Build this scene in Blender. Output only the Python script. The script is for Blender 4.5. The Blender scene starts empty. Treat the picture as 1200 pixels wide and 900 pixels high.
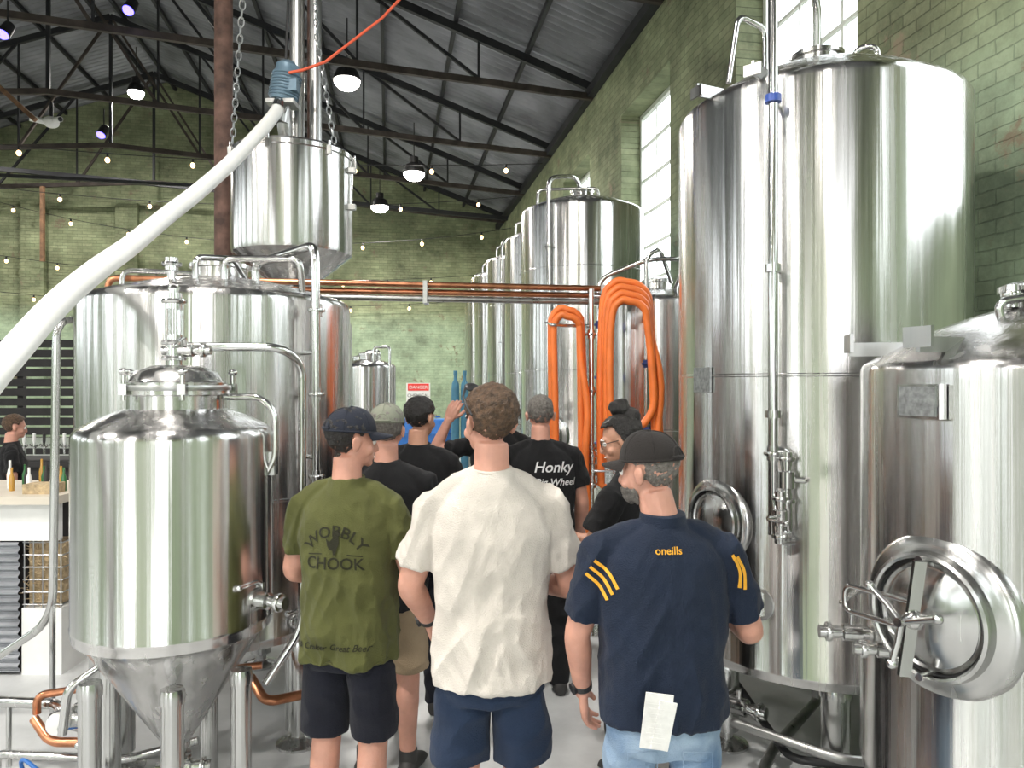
import bpy, bmesh, math, random
from mathutils import Vector, Matrix, noise, Euler
from mathutils.bvhtree import BVHTree
random.seed(7)
V = Vector
pi = math.pi
SC = bpy.context.scene
COL = SC.collection

# ------------------------------------------------------------------ materials
def new_mat(name):
    m = bpy.data.materials.new(name); m.use_nodes = True
    nt = m.node_tree
    return m, nt, nt.nodes["Principled BSDF"]

def N(nt, t, **kw):
    n = nt.nodes.new(t)
    for k, v in kw.items():
        setattr(n, k, v)
    return n

def simple(name, col, rough=0.5, metal=0.0, var=0.12, vscale=8.0, bump=0.0, bscale=60.0, emis=None, estr=0.0, sheen=0.0, spec=None):
    m, nt, b = new_mat(name)
    tc = N(nt, 'ShaderNodeTexCoord')
    nz = N(nt, 'ShaderNodeTexNoise'); nz.inputs['Scale'].default_value = vscale; nz.inputs['Detail'].default_value = 4
    nt.links.new(tc.outputs['Object'], nz.inputs['Vector'])
    cr = N(nt, 'ShaderNodeMapRange')
    cr.inputs['From Min'].default_value = 0.3; cr.inputs['From Max'].default_value = 0.7
    cr.inputs['To Min'].default_value = 1 - var; cr.inputs['To Max'].default_value = 1 + var
    nt.links.new(nz.outputs['Fac'], cr.inputs['Value'])
    vm = N(nt, 'ShaderNodeVectorMath', operation='SCALE')
    vm.inputs[0].default_value = col[:3]
    nt.links.new(cr.outputs['Result'], vm.inputs['Scale'])
    nt.links.new(vm.outputs['Vector'], b.inputs['Base Color'])
    b.inputs['Roughness'].default_value = rough
    b.inputs['Metallic'].default_value = metal
    if spec is not None: b.inputs['Specular IOR Level'].default_value = spec
    if sheen: b.inputs['Sheen Weight'].default_value = sheen
    if bump:
        n2 = N(nt, 'ShaderNodeTexNoise'); n2.inputs['Scale'].default_value = bscale; n2.inputs['Detail'].default_value = 3
        nt.links.new(tc.outputs['Object'], n2.inputs['Vector'])
        bp = N(nt, 'ShaderNodeBump'); bp.inputs['Strength'].default_value = bump; bp.inputs['Distance'].default_value = 0.01
        nt.links.new(n2.outputs['Fac'], bp.inputs['Height']); nt.links.new(bp.outputs['Normal'], b.inputs['Normal'])
    if emis:
        b.inputs['Emission Color'].default_value = (*emis, 1); b.inputs['Emission Strength'].default_value = estr
    return m

def steel_mat(name, col=(0.66, 0.65, 0.64), rough=0.2, aniso=0.8, wob=0.25, fine=0.0):
    m, nt, b = new_mat(name)
    b.inputs['Metallic'].default_value = 1
    tc = N(nt, 'ShaderNodeTexCoord')
    mp = N(nt, 'ShaderNodeMapping'); mp.inputs['Scale'].default_value = (22, 22, 0.4)
    nt.links.new(tc.outputs['Object'], mp.inputs['Vector'])
    nz = N(nt, 'ShaderNodeTexNoise'); nz.inputs['Scale'].default_value = 1.0; nz.inputs['Detail'].default_value = 6
    nt.links.new(mp.outputs['Vector'], nz.inputs['Vector'])
    mr = N(nt, 'ShaderNodeMapRange'); mr.inputs['From Min'].default_value = 0.3; mr.inputs['From Max'].default_value = 0.7
    mr.inputs['To Min'].default_value = rough - 0.06; mr.inputs['To Max'].default_value = rough + 0.10
    nt.links.new(nz.outputs['Fac'], mr.inputs['Value']); nt.links.new(mr.outputs['Result'], b.inputs['Roughness'])
    mc = N(nt, 'ShaderNodeMapRange'); mc.inputs['From Min'].default_value = 0.3; mc.inputs['From Max'].default_value = 0.7
    mc.inputs['To Min'].default_value = 0.86; mc.inputs['To Max'].default_value = 1.06
    nt.links.new(nz.outputs['Fac'], mc.inputs['Value'])
    vm = N(nt, 'ShaderNodeVectorMath', operation='SCALE'); vm.inputs[0].default_value = col
    nt.links.new(mc.outputs['Result'], vm.inputs['Scale']); nt.links.new(vm.outputs['Vector'], b.inputs['Base Color'])
    if aniso:
        b.inputs['Anisotropic'].default_value = aniso
        b.inputs['Anisotropic Rotation'].default_value = 0.25
        tg = N(nt, 'ShaderNodeTangent', direction_type='RADIAL', axis='Z')
        nt.links.new(tg.outputs['Tangent'], b.inputs['Tangent'])
    if wob:
        mp2 = N(nt, 'ShaderNodeMapping'); mp2.inputs['Scale'].default_value = (5, 5, 0.5)
        nt.links.new(tc.outputs['Object'], mp2.inputs['Vector'])
        n2 = N(nt, 'ShaderNodeTexNoise'); n2.inputs['Scale'].default_value = 1.0; n2.inputs['Detail'].default_value = 2
        nt.links.new(mp2.outputs['Vector'], n2.inputs['Vector'])
        bp = N(nt, 'ShaderNodeBump'); bp.inputs['Strength'].default_value = wob; bp.inputs['Distance'].default_value = 0.02
        nt.links.new(n2.outputs['Fac'], bp.inputs['Height'])
        last = bp
        if fine:
            mp3 = N(nt, 'ShaderNodeMapping'); mp3.inputs['Scale'].default_value = (45, 45, 0.25)
            nt.links.new(tc.outputs['Object'], mp3.inputs['Vector'])
            n3 = N(nt, 'ShaderNodeTexNoise'); n3.inputs['Scale'].default_value = 1.0; n3.inputs['Detail'].default_value = 3
            nt.links.new(mp3.outputs['Vector'], n3.inputs['Vector'])
            b3 = N(nt, 'ShaderNodeBump'); b3.inputs['Strength'].default_value = fine; b3.inputs['Distance'].default_value = 0.002
            nt.links.new(n3.outputs['Fac'], b3.inputs['Height']); nt.links.new(bp.outputs['Normal'], b3.inputs['Normal']); last = b3
        nt.links.new(last.outputs['Normal'], b.inputs['Normal'])
    return m

M = {}
M['steel'] = steel_mat('brushed_stainless', rough=0.21, wob=0.35, fine=0.35)
M['polish'] = steel_mat('polished_stainless', (0.66, 0.66, 0.65), 0.16, 0, wob=0.0)
M['dullsteel'] = steel_mat('dull_stainless', (0.42, 0.42, 0.41), 0.32, 0, wob=0.05)
M['satin'] = steel_mat('satin_stainless', (0.58, 0.58, 0.57), 0.22, 0, wob=0.0)
M['copper'] = simple('copper', (0.55, 0.24, 0.13), 0.3, 1.0, 0.3, 14)
M['rust'] = simple('rusted_steel', (0.11, 0.062, 0.048), 0.75, 0.2, 0.5, 10, 0.4, 40)
M['rusttruss'] = simple('rust_tinted_truss', (0.060, 0.048, 0.042), 0.7, 0.2, 0.4, 5)
M['rustlite'] = simple('rusted_strut', (0.20, 0.11, 0.06), 0.8, 0.1, 0.4, 10)
M['truss'] = simple('truss_steel', (0.030, 0.031, 0.035), 0.6, 0.3, 0.3, 3)
M['roof'] = simple('corrugated_iron', (0.19, 0.195, 0.21), 0.42, 0.35, 0.5, 0.9)
M['hose'] = simple('white_hose', (0.70, 0.70, 0.68), 0.35, 0, 0.03, 6)
M['orange'] = simple('orange_hose', (0.74, 0.17, 0.03), 0.5, 0, 0.15, 6)
M['bluemotor'] = simple('blue_motor_paint', (0.12, 0.19, 0.25), 0.45, 0.2)
M['blueplastic'] = simple('blue_plastic', (0.02, 0.13, 0.42), 0.4)
M['bluegas'] = simple('blue_grey_paint', (0.06, 0.20, 0.30), 0.4)
M['black'] = simple('black_plastic', (0.015, 0.015, 0.016), 0.45)
M['white'] = simple('white_paint', (0.72, 0.72, 0.70), 0.5, 0, 0.05)
M['red'] = simple('red_paint', (0.7, 0.04, 0.03), 0.5)
M['redstrap'] = simple('red_strap', (0.62, 0.10, 0.045), 0.7)
M['chain'] = simple('galvanised_chain', (0.45, 0.46, 0.47), 0.35, 1.0)
M['winframe'] = simple('window_frame_paint', (0.75, 0.78, 0.72), 0.5, 0, 0.04)
M['timber'] = simple('dark_timber', (0.022, 0.020, 0.020), 0.7, 0, 0.3, 5)
M['counter'] = simple('counter_top', (0.55, 0.50, 0.42), 0.45, 0, 0.08, 4)
M['galv'] = simple('galvanised_sheet', (0.30, 0.31, 0.33), 0.42, 0.7, 0.25, 4)
M['straw'] = simple('straw', (0.42, 0.32, 0.19), 0.9, 0, 0.4, 30, 0.8, 90)
M['glassamber'] = simple('amber_bottle', (0.45, 0.25, 0.05), 0.1)
M['glassgreen'] = simple('green_bottle', (0.03, 0.12, 0.04), 0.1)
M['paper'] = simple('paper', (0.72, 0.71, 0.69), 0.8, 0, 0.06, 60)
M['ink'] = simple('ink', (0.05, 0.05, 0.05), 0.8)
M['plate'] = simple('name_plate', (0.32, 0.33, 0.33), 0.35, 0.8, 0.3, 60)
M['bulb'] = simple('warm_bulb', (1, 0.8, 0.5), 0.3, emis=(1.0, 0.66, 0.32), estr=7)
M['lampglow'] = simple('lamp_glow', (1, 1, 1), 0.3, emis=(1.0, 0.96, 0.88), estr=40)
M['purple'] = simple('blue_glow', (0.1, 0.1, 1), 0.3, emis=(0.10, 0.08, 1.0), estr=9)
M['blueclamp'] = simple('blue_clamp', (0.03, 0.07, 0.3), 0.4)

gm, nt, b = new_mat('window_glass')
for n in list(nt.nodes):
    if n.type == 'BSDF_PRINCIPLED': nt.nodes.remove(n)
tr = N(nt, 'ShaderNodeBsdfTransparent'); tr.inputs['Color'].default_value = (0.95, 0.97, 0.97, 1)
gl = N(nt, 'ShaderNodeBsdfGlossy'); gl.inputs['Roughness'].default_value = 0.05
mx = N(nt, 'ShaderNodeMixShader'); mx.inputs[0].default_value = 0.05
nt.links.new(tr.outputs[0], mx.inputs[1]); nt.links.new(gl.outputs[0], mx.inputs[2])
nt.links.new(mx.outputs[0], nt.nodes['Material Output'].inputs['Surface'])
M['glass'] = gm
m, nt, b = new_mat('sight_glass'); b.inputs['Roughness'].default_value = 0.05; b.inputs['Transmission Weight'].default_value = 0.9
b.inputs['Base Color'].default_value = (0.9, 0.93, 0.93, 1); M['sight'] = m

def brick_mat(name, axis, dark=1.0):
    m, nt, b = new_mat(name)
    tc = N(nt, 'ShaderNodeTexCoord'); sp = N(nt, 'ShaderNodeSeparateXYZ'); nt.links.new(tc.outputs['Object'], sp.inputs[0])
    cb = N(nt, 'ShaderNodeCombineXYZ')
    nt.links.new(sp.outputs[axis], cb.inputs[0]); nt.links.new(sp.outputs[2], cb.inputs[1])
    nw = N(nt, 'ShaderNodeTexNoise'); nw.inputs['Scale'].default_value = 9; nw.inputs['Detail'].default_value = 3
    nt.links.new(cb.outputs[0], nw.inputs['Vector'])
    ws = N(nt, 'ShaderNodeVectorMath', operation='MULTIPLY_ADD'); ws.inputs[1].default_value = (0.018, 0.018, 0)
    nt.links.new(nw.outputs['Color'], ws.inputs[0]); nt.links.new(cb.outputs[0], ws.inputs[2])
    br = N(nt, 'ShaderNodeTexBrick'); br.inputs['Scale'].default_value = 1.0
    br.inputs['Brick Width'].default_value = 0.24; br.inputs['Row Height'].default_value = 0.08; br.inputs['Mortar Size'].default_value = 0.005
    br.inputs['Mortar Smooth'].default_value = 0.6
    br.inputs['Color1'].default_value = (0.265, 0.290, 0.175, 1); br.inputs['Color2'].default_value = (0.195, 0.225, 0.130, 1); br.inputs['Mortar'].default_value = (0.165, 0.185, 0.115, 1)
    nt.links.new(ws.outputs['Vector'], br.inputs['Vector'])
    mr = N(nt, 'ShaderNodeMapRange'); mr.inputs['From Min'].default_value = 3.9; mr.inputs['From Max'].default_value = 3.3
    nt.links.new(sp.outputs[2], mr.inputs['Value'])
    mixa = N(nt, 'ShaderNodeMix', data_type='RGBA'); mixa.blend_type = 'MIX'
    nt.links.new(mr.outputs[0], mixa.inputs['Factor']); nt.links.new(br.outputs['Color'], mixa.inputs['A'])
    mint = N(nt, 'ShaderNodeMix', data_type='RGBA'); mint.inputs['Factor'].default_value = 0.5
    nt.links.new(br.outputs['Color'], mint.inputs['A']); mint.inputs['B'].default_value = (0.42, 0.55, 0.40, 1)
    nt.links.new(mint.outputs['Result'], mixa.inputs['B'])
    n1 = N(nt, 'ShaderNodeTexNoise'); n1.inputs['Scale'].default_value = 0.8; n1.inputs['Detail'].default_value = 9; n1.inputs['Roughness'].default_value = 0.74
    nt.links.new(tc.outputs['Object'], n1.inputs['Vector'])
    m1 = N(nt, 'ShaderNodeMapRange'); m1.inputs['From Min'].default_value = 0.33; m1.inputs['From Max'].default_value = 0.67; m1.inputs['To Min'].default_value = 0.45 * dark; m1.inputs['To Max'].default_value = 1.45 * dark
    nt.links.new(n1.outputs['Fac'], m1.inputs['Value'])
    sc = N(nt, 'ShaderNodeVectorMath', operation='SCALE'); nt.links.new(mixa.outputs['Result'], sc.inputs[0]); nt.links.new(m1.outputs[0], sc.inputs['Scale'])
    n2 = N(nt, 'ShaderNodeTexNoise'); n2.inputs['Scale'].default_value = 1.7; n2.inputs['Detail'].default_value = 10; n2.inputs['Roughness'].default_value = 0.78
    nt.links.new(cb.outputs[0], n2.inputs['Vector'])
    m2 = N(nt, 'ShaderNodeMapRange'); m2.inputs['From Min'].default_value = 0.575; m2.inputs['From Max'].default_value = 0.63
    nt.links.new(n2.outputs['Fac'], m2.inputs['Value'])
    mf = N(nt, 'ShaderNodeMix', data_type='RGBA'); nt.links.new(m2.outputs[0], mf.inputs['Factor']); nt.links.new(sc.outputs['Vector'], mf.inputs['A'])
    mf.inputs['B'].default_value = (0.235, 0.195, 0.135, 1)
    nt.links.new(mf.outputs['Result'], b.inputs['Base Color'])
    b.inputs['Roughness'].default_value = 0.85; b.inputs['Specular IOR Level'].default_value = 0.3
    bp = N(nt, 'ShaderNodeBump'); bp.inputs['Strength'].default_value = 0.8; bp.inputs['Distance'].default_value = 0.01; bp.invert = True
    nt.links.new(br.outputs['Fac'], bp.inputs['Height'])
    bp2 = N(nt, 'ShaderNodeBump'); bp2.inputs['Strength'].default_value = 0.5; bp2.inputs['Distance'].default_value = 0.02
    nt.links.new(n2.outputs['Fac'], bp2.inputs['Height']); nt.links.new(bp.outputs['Normal'], bp2.inputs['Normal']); nt.links.new(bp2.outputs['Normal'], b.inputs['Normal'])
    return m
M['brick_y'] = brick_mat('green_painted_brick_side', 1)
M['brick_x'] = brick_mat('green_painted_brick_gable', 0, 1.15)

m, nt, b = new_mat('polished_concrete')
tc = N(nt, 'ShaderNodeTexCoord'); n1 = N(nt, 'ShaderNodeTexNoise'); n1.inputs['Scale'].default_value = 1.3; n1.inputs['Detail'].default_value = 9; n1.inputs['Roughness'].default_value = 0.66
nt.links.new(tc.outputs['Object'], n1.inputs['Vector'])
rp = N(nt, 'ShaderNodeValToRGB'); rp.color_ramp.elements[0].position = 0.3; rp.color_ramp.elements[0].color = (0.34, 0.35, 0.355, 1)
rp.color_ramp.elements[1].position = 0.65; rp.color_ramp.elements[1].color = (0.54, 0.55, 0.55, 1)
nt.links.new(n1.outputs['Fac'], rp.inputs[0]); nt.links.new(rp.outputs[0], b.inputs['Base Color']); b.inputs['Roughness'].default_value = 0.42
M['concrete'] = m

# ------------------------------------------------------------------ mesh builder
def basis(axis):
    z = V(axis).normalized()
    h = V((0, 0, 1)) if abs(z.z) < 0.95 else V((1, 0, 0))
    x = h.cross(z).normalized(); y = z.cross(x)
    return x, y, z

def fillet(pts, rad, n=6):
    pts = [V(p) for p in pts]
    out = [pts[0]]
    for i in range(1, len(pts) - 1):
        a, p, c = pts[i-1], pts[i], pts[i+1]
        d1 = (a - p); d2 = (c - p)
        r = min(rad, d1.length * 0.49, d2.length * 0.49)
        p1 = p + d1.normalized() * r; p2 = p + d2.normalized() * r
        for k in range(n + 1):
            t = k / n
            out.append(p1 * (1-t)**2 + p * 2*t*(1-t) + p2 * t*t)
    out.append(pts[-1])
    return out

def catmull(pts, n=8):
    pts = [V(p) for p in pts]
    P = [pts[0]*2 - pts[1]] + pts + [pts[-1]*2 - pts[-2]]
    out = []
    for i in range(1, len(P) - 2):
        for k in range(n):
            t = k / n
            a, b_, c, d = P[i-1], P[i], P[i+1], P[i+2]
            out.append(0.5 * ((2*b_) + (c-a)*t + (2*a-5*b_+4*c-d)*t*t + (3*b_-a-3*c+d)*t**3))
    out.append(pts[-1])
    return out

class MB:
    def __init__(s): s.v = []; s.f = []; s.m = []
    def add(s, vs, fs, m=0):
        o = len(s.v); s.v += [V(p) for p in vs]; s.f += [[i+o for i in f] for f in fs]; s.m += [m]*len(fs)
    def lathe(s, c, prof, m=0, seg=48, axis=(0, 0, 1)):
        x, y, z = basis(axis) if tuple(axis) != (0, 0, 1) else (V((1, 0, 0)), V((0, 1, 0)), V((0, 0, 1)))
        c = V(c); vs = []; fs = []; n = len(prof)
        for i in range(seg):
            a = 2*pi*i/seg; d = x*math.cos(a) + y*math.sin(a)
            for r, h in prof: vs.append(c + d*r + z*h)
        for i in range(seg):
            j = (i+1) % seg
            for k in range(n-1):
                fs.append([i*n+k, j*n+k, j*n+k+1, i*n+k+1])
        if prof[0][0] > 1e-5: fs.append([i*n for i in range(seg)][::-1])
        if prof[-1][0] > 1e-5: fs.append([i*n+n-1 for i in range(seg)])
        s.add(vs, fs, m)
    def cyl(s, p0, p1, r, m=0, seg=16, r1=None):
        p0 = V(p0); p1 = V(p1); L = (p1-p0).length
        s.lathe(p0, [(r, 0), (r if r1 is None else r1, L)], m, seg, tuple((p1-p0).normalized()))
    def tube(s, pts, r, m=0, seg=12, closed=False, flat=None):
        pts = [V(p) for p in pts]; n = len(pts)
        rs = r if isinstance(r, (list, tuple)) else [r]*n
        T = []
        for i in range(n):
            if closed: t = pts[(i+1) % n] - pts[i-1]
            else: t = pts[min(i+1, n-1)] - pts[max(i-1, 0)]
            T.append(t.normalized() if t.length > 1e-9 else V((0, 0, 1)))
        x, y, z = basis(T[0]); u = x
        vs = []; fs = []
        for i in range(n):
            u = (u - T[i]*u.dot(T[i])).normalized(); w = T[i].cross(u)
            for k in range(seg):
                a = 2*pi*k/seg
                vs.append(pts[i] + (u*math.cos(a) + w*math.sin(a))*rs[i])
        last = n if closed else n-1
        for i in range(last):
            j = (i+1) % n
            for k in range(seg):
                l = (k+1) % seg
                fs.append([i*seg+k, i*seg+l, j*seg+l, j*seg+k])
        if not closed:
            fs.append(list(range(seg))[::-1]); fs.append([(n-1)*seg+k for k in range(seg)])
        s.add(vs, fs, m)
    def box(s, c, size, m=0, R=None):
        c = V(c); vs = []
        for dx in (-.5, .5):
            for dy in (-.5, .5):
                for dz in (-.5, .5):
                    p = V((dx*size[0], dy*size[1], dz*size[2]))
                    if R is not None: p = R @ p
                    vs.append(c + p)
        s.add(vs, [[0, 1, 3, 2], [4, 6, 7, 5], [0, 4, 5, 1], [2, 3, 7, 6], [0, 2, 6, 4], [1, 5, 7, 3]], m)
    def beam(s, p0, p1, w, h, m=0):
        p0 = V(p0); p1 = V(p1); x, y, z = basis(p1-p0)
        R = Matrix((x, y, z)).transposed()
        s.box((p0+p1)/2, (w, h, (p1-p0).length), m, R)
    def ell(s, c, r, m=0, R=None, seg=16, ring=10):
        c = V(c); vs = []; fs = []
        for i in range(1, ring):
            a = pi*i/ring
            for k in range(seg):
                b_ = 2*pi*k/seg
                p = V((r[0]*math.sin(a)*math.cos(b_), r[1]*math.sin(a)*math.sin(b_), r[2]*math.cos(a)))
                vs.append(c + (R @ p if R is not None else p))
        t = V((0, 0, r[2])); bt = -t
        vs.append(c + (R @ t if R is not None else t)); vs.append(c + (R @ bt if R is not None else bt))
        nT = len(vs)-2; nB = nT+1
        for i in range(ring-2):
            for k in range(seg):
                l = (k+1) % seg
                fs.append([i*seg+k, (i+1)*seg+k, (i+1)*seg+l, i*seg+l])
        for k in range(seg):
            l = (k+1) % seg
            fs.append([nT, k, l]); fs.append([nB, (ring-2)*seg+l, (ring-2)*seg+k])
        s.add(vs, fs, m)
    def torus(s, c, R_, r, m=0, axis=(0, 0, 1), seg=32, ss=8):
        x, y, z = basis(axis); c = V(c)
        s.tube([c + (x*math.cos(2*pi*i/seg) + y*math.sin(2*pi*i/seg))*R_ for i in range(seg)], r, m, ss, closed=True)
    def loft(s, rings, m=0, seg=28, p=2.4):
        vs = []; fs = []
        for cx, cy, z, hw, hd in rings:
            for k in range(seg):
                a = 2*pi*k/seg; ca, sa = math.cos(a), math.sin(a)
                vs.append((cx + hw*math.copysign(abs(ca)**(2/p), ca), cy + hd*math.copysign(abs(sa)**(2/p), sa), z))
        n = len(rings)
        for i in range(n-1):
            for k in range(seg):
                l = (k+1) % seg
                fs.append([i*seg+k, i*seg+l, (i+1)*seg+l, (i+1)*seg+k])
        fs.append(list(range(seg))[::-1]); fs.append([(n-1)*seg+k for k in range(seg)])
        s.add(vs, fs, m)

def mesh_from(mb, name, mats, origin=V((0, 0, 0)), sharp=38, recalc=True):
    me = bpy.data.meshes.new(name)
    me.from_pydata([tuple(v-origin) for v in mb.v], [], mb.f)
    for mt in mats: me.materials.append(M[mt] if isinstance(mt, str) else mt)
    me.polygons.foreach_set('material_index', mb.m)
    if recalc:
        bm = bmesh.new(); bm.from_mesh(me); bmesh.ops.recalc_face_normals(bm, faces=bm.faces); bm.to_mesh(me); bm.free()
    me.polygons.foreach_set('use_smooth', [True]*len(me.polygons))
    try: me.set_sharp_from_angle(angle=math.radians(sharp))
    except Exception: pass
    me.update()
    return me

def obj(name, mb, mats, origin=(0, 0, 0), parent=None, rotz=0.0, sharp=38):
    origin = V(origin)
    ob = bpy.data.objects.new(name, mesh_from(mb, name, mats, origin, sharp))
    COL.objects.link(ob)
    if parent is None:
        ob.location = origin; ob.rotation_euler = (0, 0, rotz)
    else:
        ob.parent = parent; ob.location = origin - V(parent.location)
    return ob

def empty(name, loc, rotz=0, scale=1):
    e = bpy.data.objects.new(name, None); e.empty_display_size = 0.2
    COL.objects.link(e); e.location = loc; e.rotation_euler = (0, 0, rotz); e.scale = (scale,)*3
    return e

# ------------------------------------------------------------------ building shell (building frame turned by YAW)
YAW = math.atan2(0.165, 0.986)
def B(x, y, z=0.0):
    return V((x*math.cos(YAW) - y*math.sin(YAW), x*math.sin(YAW) + y*math.cos(YAW), z))
XR, XL, YB, YF = 3.2, -15.1, 21.36, -7.0
XM = (XR+XL)/2; ZE = 6.35; ZR = 9.8
TH = 0.35
win_t = [(-5.7, -3.9), (-2.25, -0.45), (1.2, 3.0), (4.65, 6.46), (8.1, 9.9), (11.55, 13.35), (15.0, 16.8)]
WZ0, WZ1 = 2.7, 5.48

mb = MB(); mb.box(((XR+XL)/2, (YB+YF)/2, -0.1), (XR-XL+1.2, YB-YF+1.2, 0.2))
obj('floor', mb, ['concrete'], rotz=YAW)

def side_wall(name, x0, x1):
    mb = MB()
    def seg(a, b_, z0, z1): mb.box(((x0+x1)/2, (a+b_)/2, (z0+z1)/2), (abs(x1-x0), b_-a, z1-z0))
    cur = YF
    for a, b_ in win_t:
        seg(cur, a, 0, ZE); seg(a, b_, 0, WZ0); seg(a, b_, WZ1, ZE); cur = b_
    seg(cur, YB, 0, ZE)
    obj(name, mb, ['brick_y'], rotz=YAW, sharp=20)
side_wall('wall_right', XR, XR+TH)
side_wall('wall_left', XL-TH, XL)

def gable(name, y0, y1, holes=None):
    mb = MB(); x0, x1 = XL-TH, XR+TH
    ze = ZE
    if not holes:
        mb.box(((x0+x1)/2, (y0+y1)/2, ze/2), (x1-x0, y1-y0, ze))
    else:
        cur = x0
        for a, b_, z0, z1 in holes:
            mb.box(((cur+a)/2, (y0+y1)/2, ze/2), (a-cur, y1-y0, ze))
            if z0 > 0: mb.box(((a+b_)/2, (y0+y1)/2, z0/2), (b_-a, y1-y0, z0))
            mb.box(((a+b_)/2, (y0+y1)/2, (z1+ze)/2), (b_-a, y1-y0, ze-z1)); cur = b_
        mb.box(((cur+x1)/2, (y0+y1)/2, ze/2), (x1-cur, y1-y0, ze))
    e = 0.14
    vs = [(x0, y0, ze), (x1, y0, ze), (x1, y0, ze+e), (XM, y0, ZR+e), (x0, y0, ze+e), (x0, y1, ze), (x1, y1, ze), (x1, y1, ze+e), (XM, y1, ZR+e), (x0, y1, ze+e)]
    mb.add(vs, [[0, 1, 2, 3, 4], [9, 8, 7, 6, 5], [0, 5, 6, 1], [1, 6, 7, 2], [2, 7, 8, 3], [3, 8, 9, 4], [4, 9, 5, 0]])
    obj(name, mb, ['brick_x'], rotz=YAW, sharp=20)
gable('wall_back', YB, YB+TH)
HOLES = [(-13.5, -12.3, 1.2, 4.6), (-10.0, -7.4, 0, 4.3), (-2.4, 0.4, 0, 4.4)]  # unseen openings behind the camera, shaped for sky light and steel reflections
gable('wall_front', YF-TH, YF, HOLES)

mb = MB()
for x in (-9.2, -6.9, -1.8):
    mb.box((x, YB-0.09, 3.3), (0.55, 0.18, 6.6))
obj('trim_1', mb, ['brick_x'], rotz=YAW)

k = 1
def window(x, a, b_, z0, z1, axis='y'):
    global k
    mb = MB(); W = b_-a; nx = 3 if W < 2.6 else 5; nz = 6
    def bx(u, z, su, sz, d, m=0):
        if axis == 'y': mb.box((x, u, z), (d, su, sz), m)
        else: mb.box((u, x, z), (su, d, sz), m)
    for u in (a+0.03, b_-0.03): bx(u, (z0+z1)/2, 0.06, z1-z0, 0.06)
    for z in (z0+0.03, z1-0.03): bx((a+b_)/2, z, W-0.12, 0.06, 0.06)
    for i in range(1, nx): bx(a+W*i/nx, (z0+z1)/2, 0.03, z1-z0-0.12, 0.03)
    for i in range(1, nz): bx((a+b_)/2, z0+(z1-z0)*i/nz, W-0.12, 0.03, 0.034)
    bx((a+b_)/2, (z0+z1)/2, W-0.1, z1-z0-0.1, 0.006, 1)
    obj('window_%d' % k, mb, ['winframe', 'glass'], rotz=YAW); k += 1
for a, b_ in win_t:
    window(XR+TH-0.05, a, b_, WZ0, WZ1); window(XL-TH+0.05, a, b_, WZ0, WZ1)
for a, b_, z0, z1 in HOLES:
    if z0 > 0: window(YF-TH+0.05, a, b_, z0, z1, 'x')

def portal(c, rx, w, h, yawextra):
    L = bpy.data.lights.new('sky_portal', 'AREA'); L.shape = 'RECTANGLE'; L.size = w; L.size_y = h; L.energy = 1
    L.cycles.is_portal = True
    o = bpy.data.objects.new('sky_portal', L); COL.objects.link(o)
    o.location = c; o.rotation_euler = (pi/2, 0, YAW+yawextra)
for a, b_ in win_t:
    portal(B(XR+TH+0.02, (a+b_)/2, (WZ0+WZ1)/2), 0, b_-a, WZ1-WZ0, pi/2)
    portal(B(XL-TH-0.02, (a+b_)/2, (WZ0+WZ1)/2), 0, b_-a, WZ1-WZ0, -pi/2)
for a, b_, z0, z1 in HOLES:
    portal(B((a+b_)/2, YF-TH-0.02, (z0+z1)/2), 0, b_-a, z1-z0, 0)

# corrugated roof
mb = MB()
pitch = 0.17; L = YB-YF+0.9; n = int(L/pitch)*6
for side in (1, -1):
    vs = []; fs = []
    xe = XR+TH+0.3 if side == 1 else XL-TH-0.3
    sl = (ZR-ZE)/(XR+TH-XM)
    for i in range(n+1):
        y = YF-0.45 + L*i/n; o = 0.035*math.sin(2*pi*i/6 + 0.4)
        vs.append((XM, y, ZR+0.16+o)); vs.append((xe, y, ZR+0.16+o-sl*abs(xe-XM)))
    for i in range(n): fs.append([2*i, 2*i+1, 2*i+3, 2*i+2])
    mb.add(vs, fs)
obj('ceiling', mb, ['roof'], rotz=YAW, sharp=80)
mb = MB(); sl = (ZR-ZE)/(XR+TH-XM)
for side in (1, -1):
    for i in range(9):
        x = XM + side*(0.25 + i*1.12)
        mb.box((x, (YF+YB)/2, ZR+0.05-sl*abs(x-XM)), (0.06, YB-YF-0.02, 0.09))
obj('roof_purlins', mb, ['truss'], rotz=YAW)
for t in (-3.7, -0.7, 2.3, 5.3, 8.3, 11.3, 14.3, 17.3, 20.3):
    mb = MB()
    def zr(x): return ZR-0.07-sl*abs(x-XM)
    def zt(x): return 6.32 + 0.62*(1-abs(x-XM)/(XR-XM))
    for sd in (1, -1):
        xe = XM+sd*(XR-XM-0.02)
        mb.beam((XM, t, zr(XM)), (xe, t, zr(xe)), 0.08, 0.12)
        mb.beam((xe, t, zt(xe)-0.05), (XM, t, zt(XM)), 0.07, 0.10, 1)
        xs = [XM+sd*(XR-XM)*q for q in (0.0, 0.2, 0.4, 0.6, 0.8)]
        for i, x in enumerate(xs):
            if i: mb.beam((x, t, zt(x)), (x, t, zr(x)), 0.035, 0.035)
            if i: mb.beam((xs[i-1], t, zr(xs[i-1])), (x, t, zt(x)), 0.05, 0.05, 1 if i == 1 else 0)
    mb.beam((XM, t, zt(XM)), (XM, t, zr(XM)), 0.06, 0.06)
    obj('roof_truss', mb, ['truss', 'rusttruss'], rotz=YAW)
mb = MB(); mb.box((XR-0.06, (YF+YB)/2, ZE-0.02), (0.12, YB-YF-0.02, 0.14))
obj('trim_2', mb, ['truss'], rotz=YAW)

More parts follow.
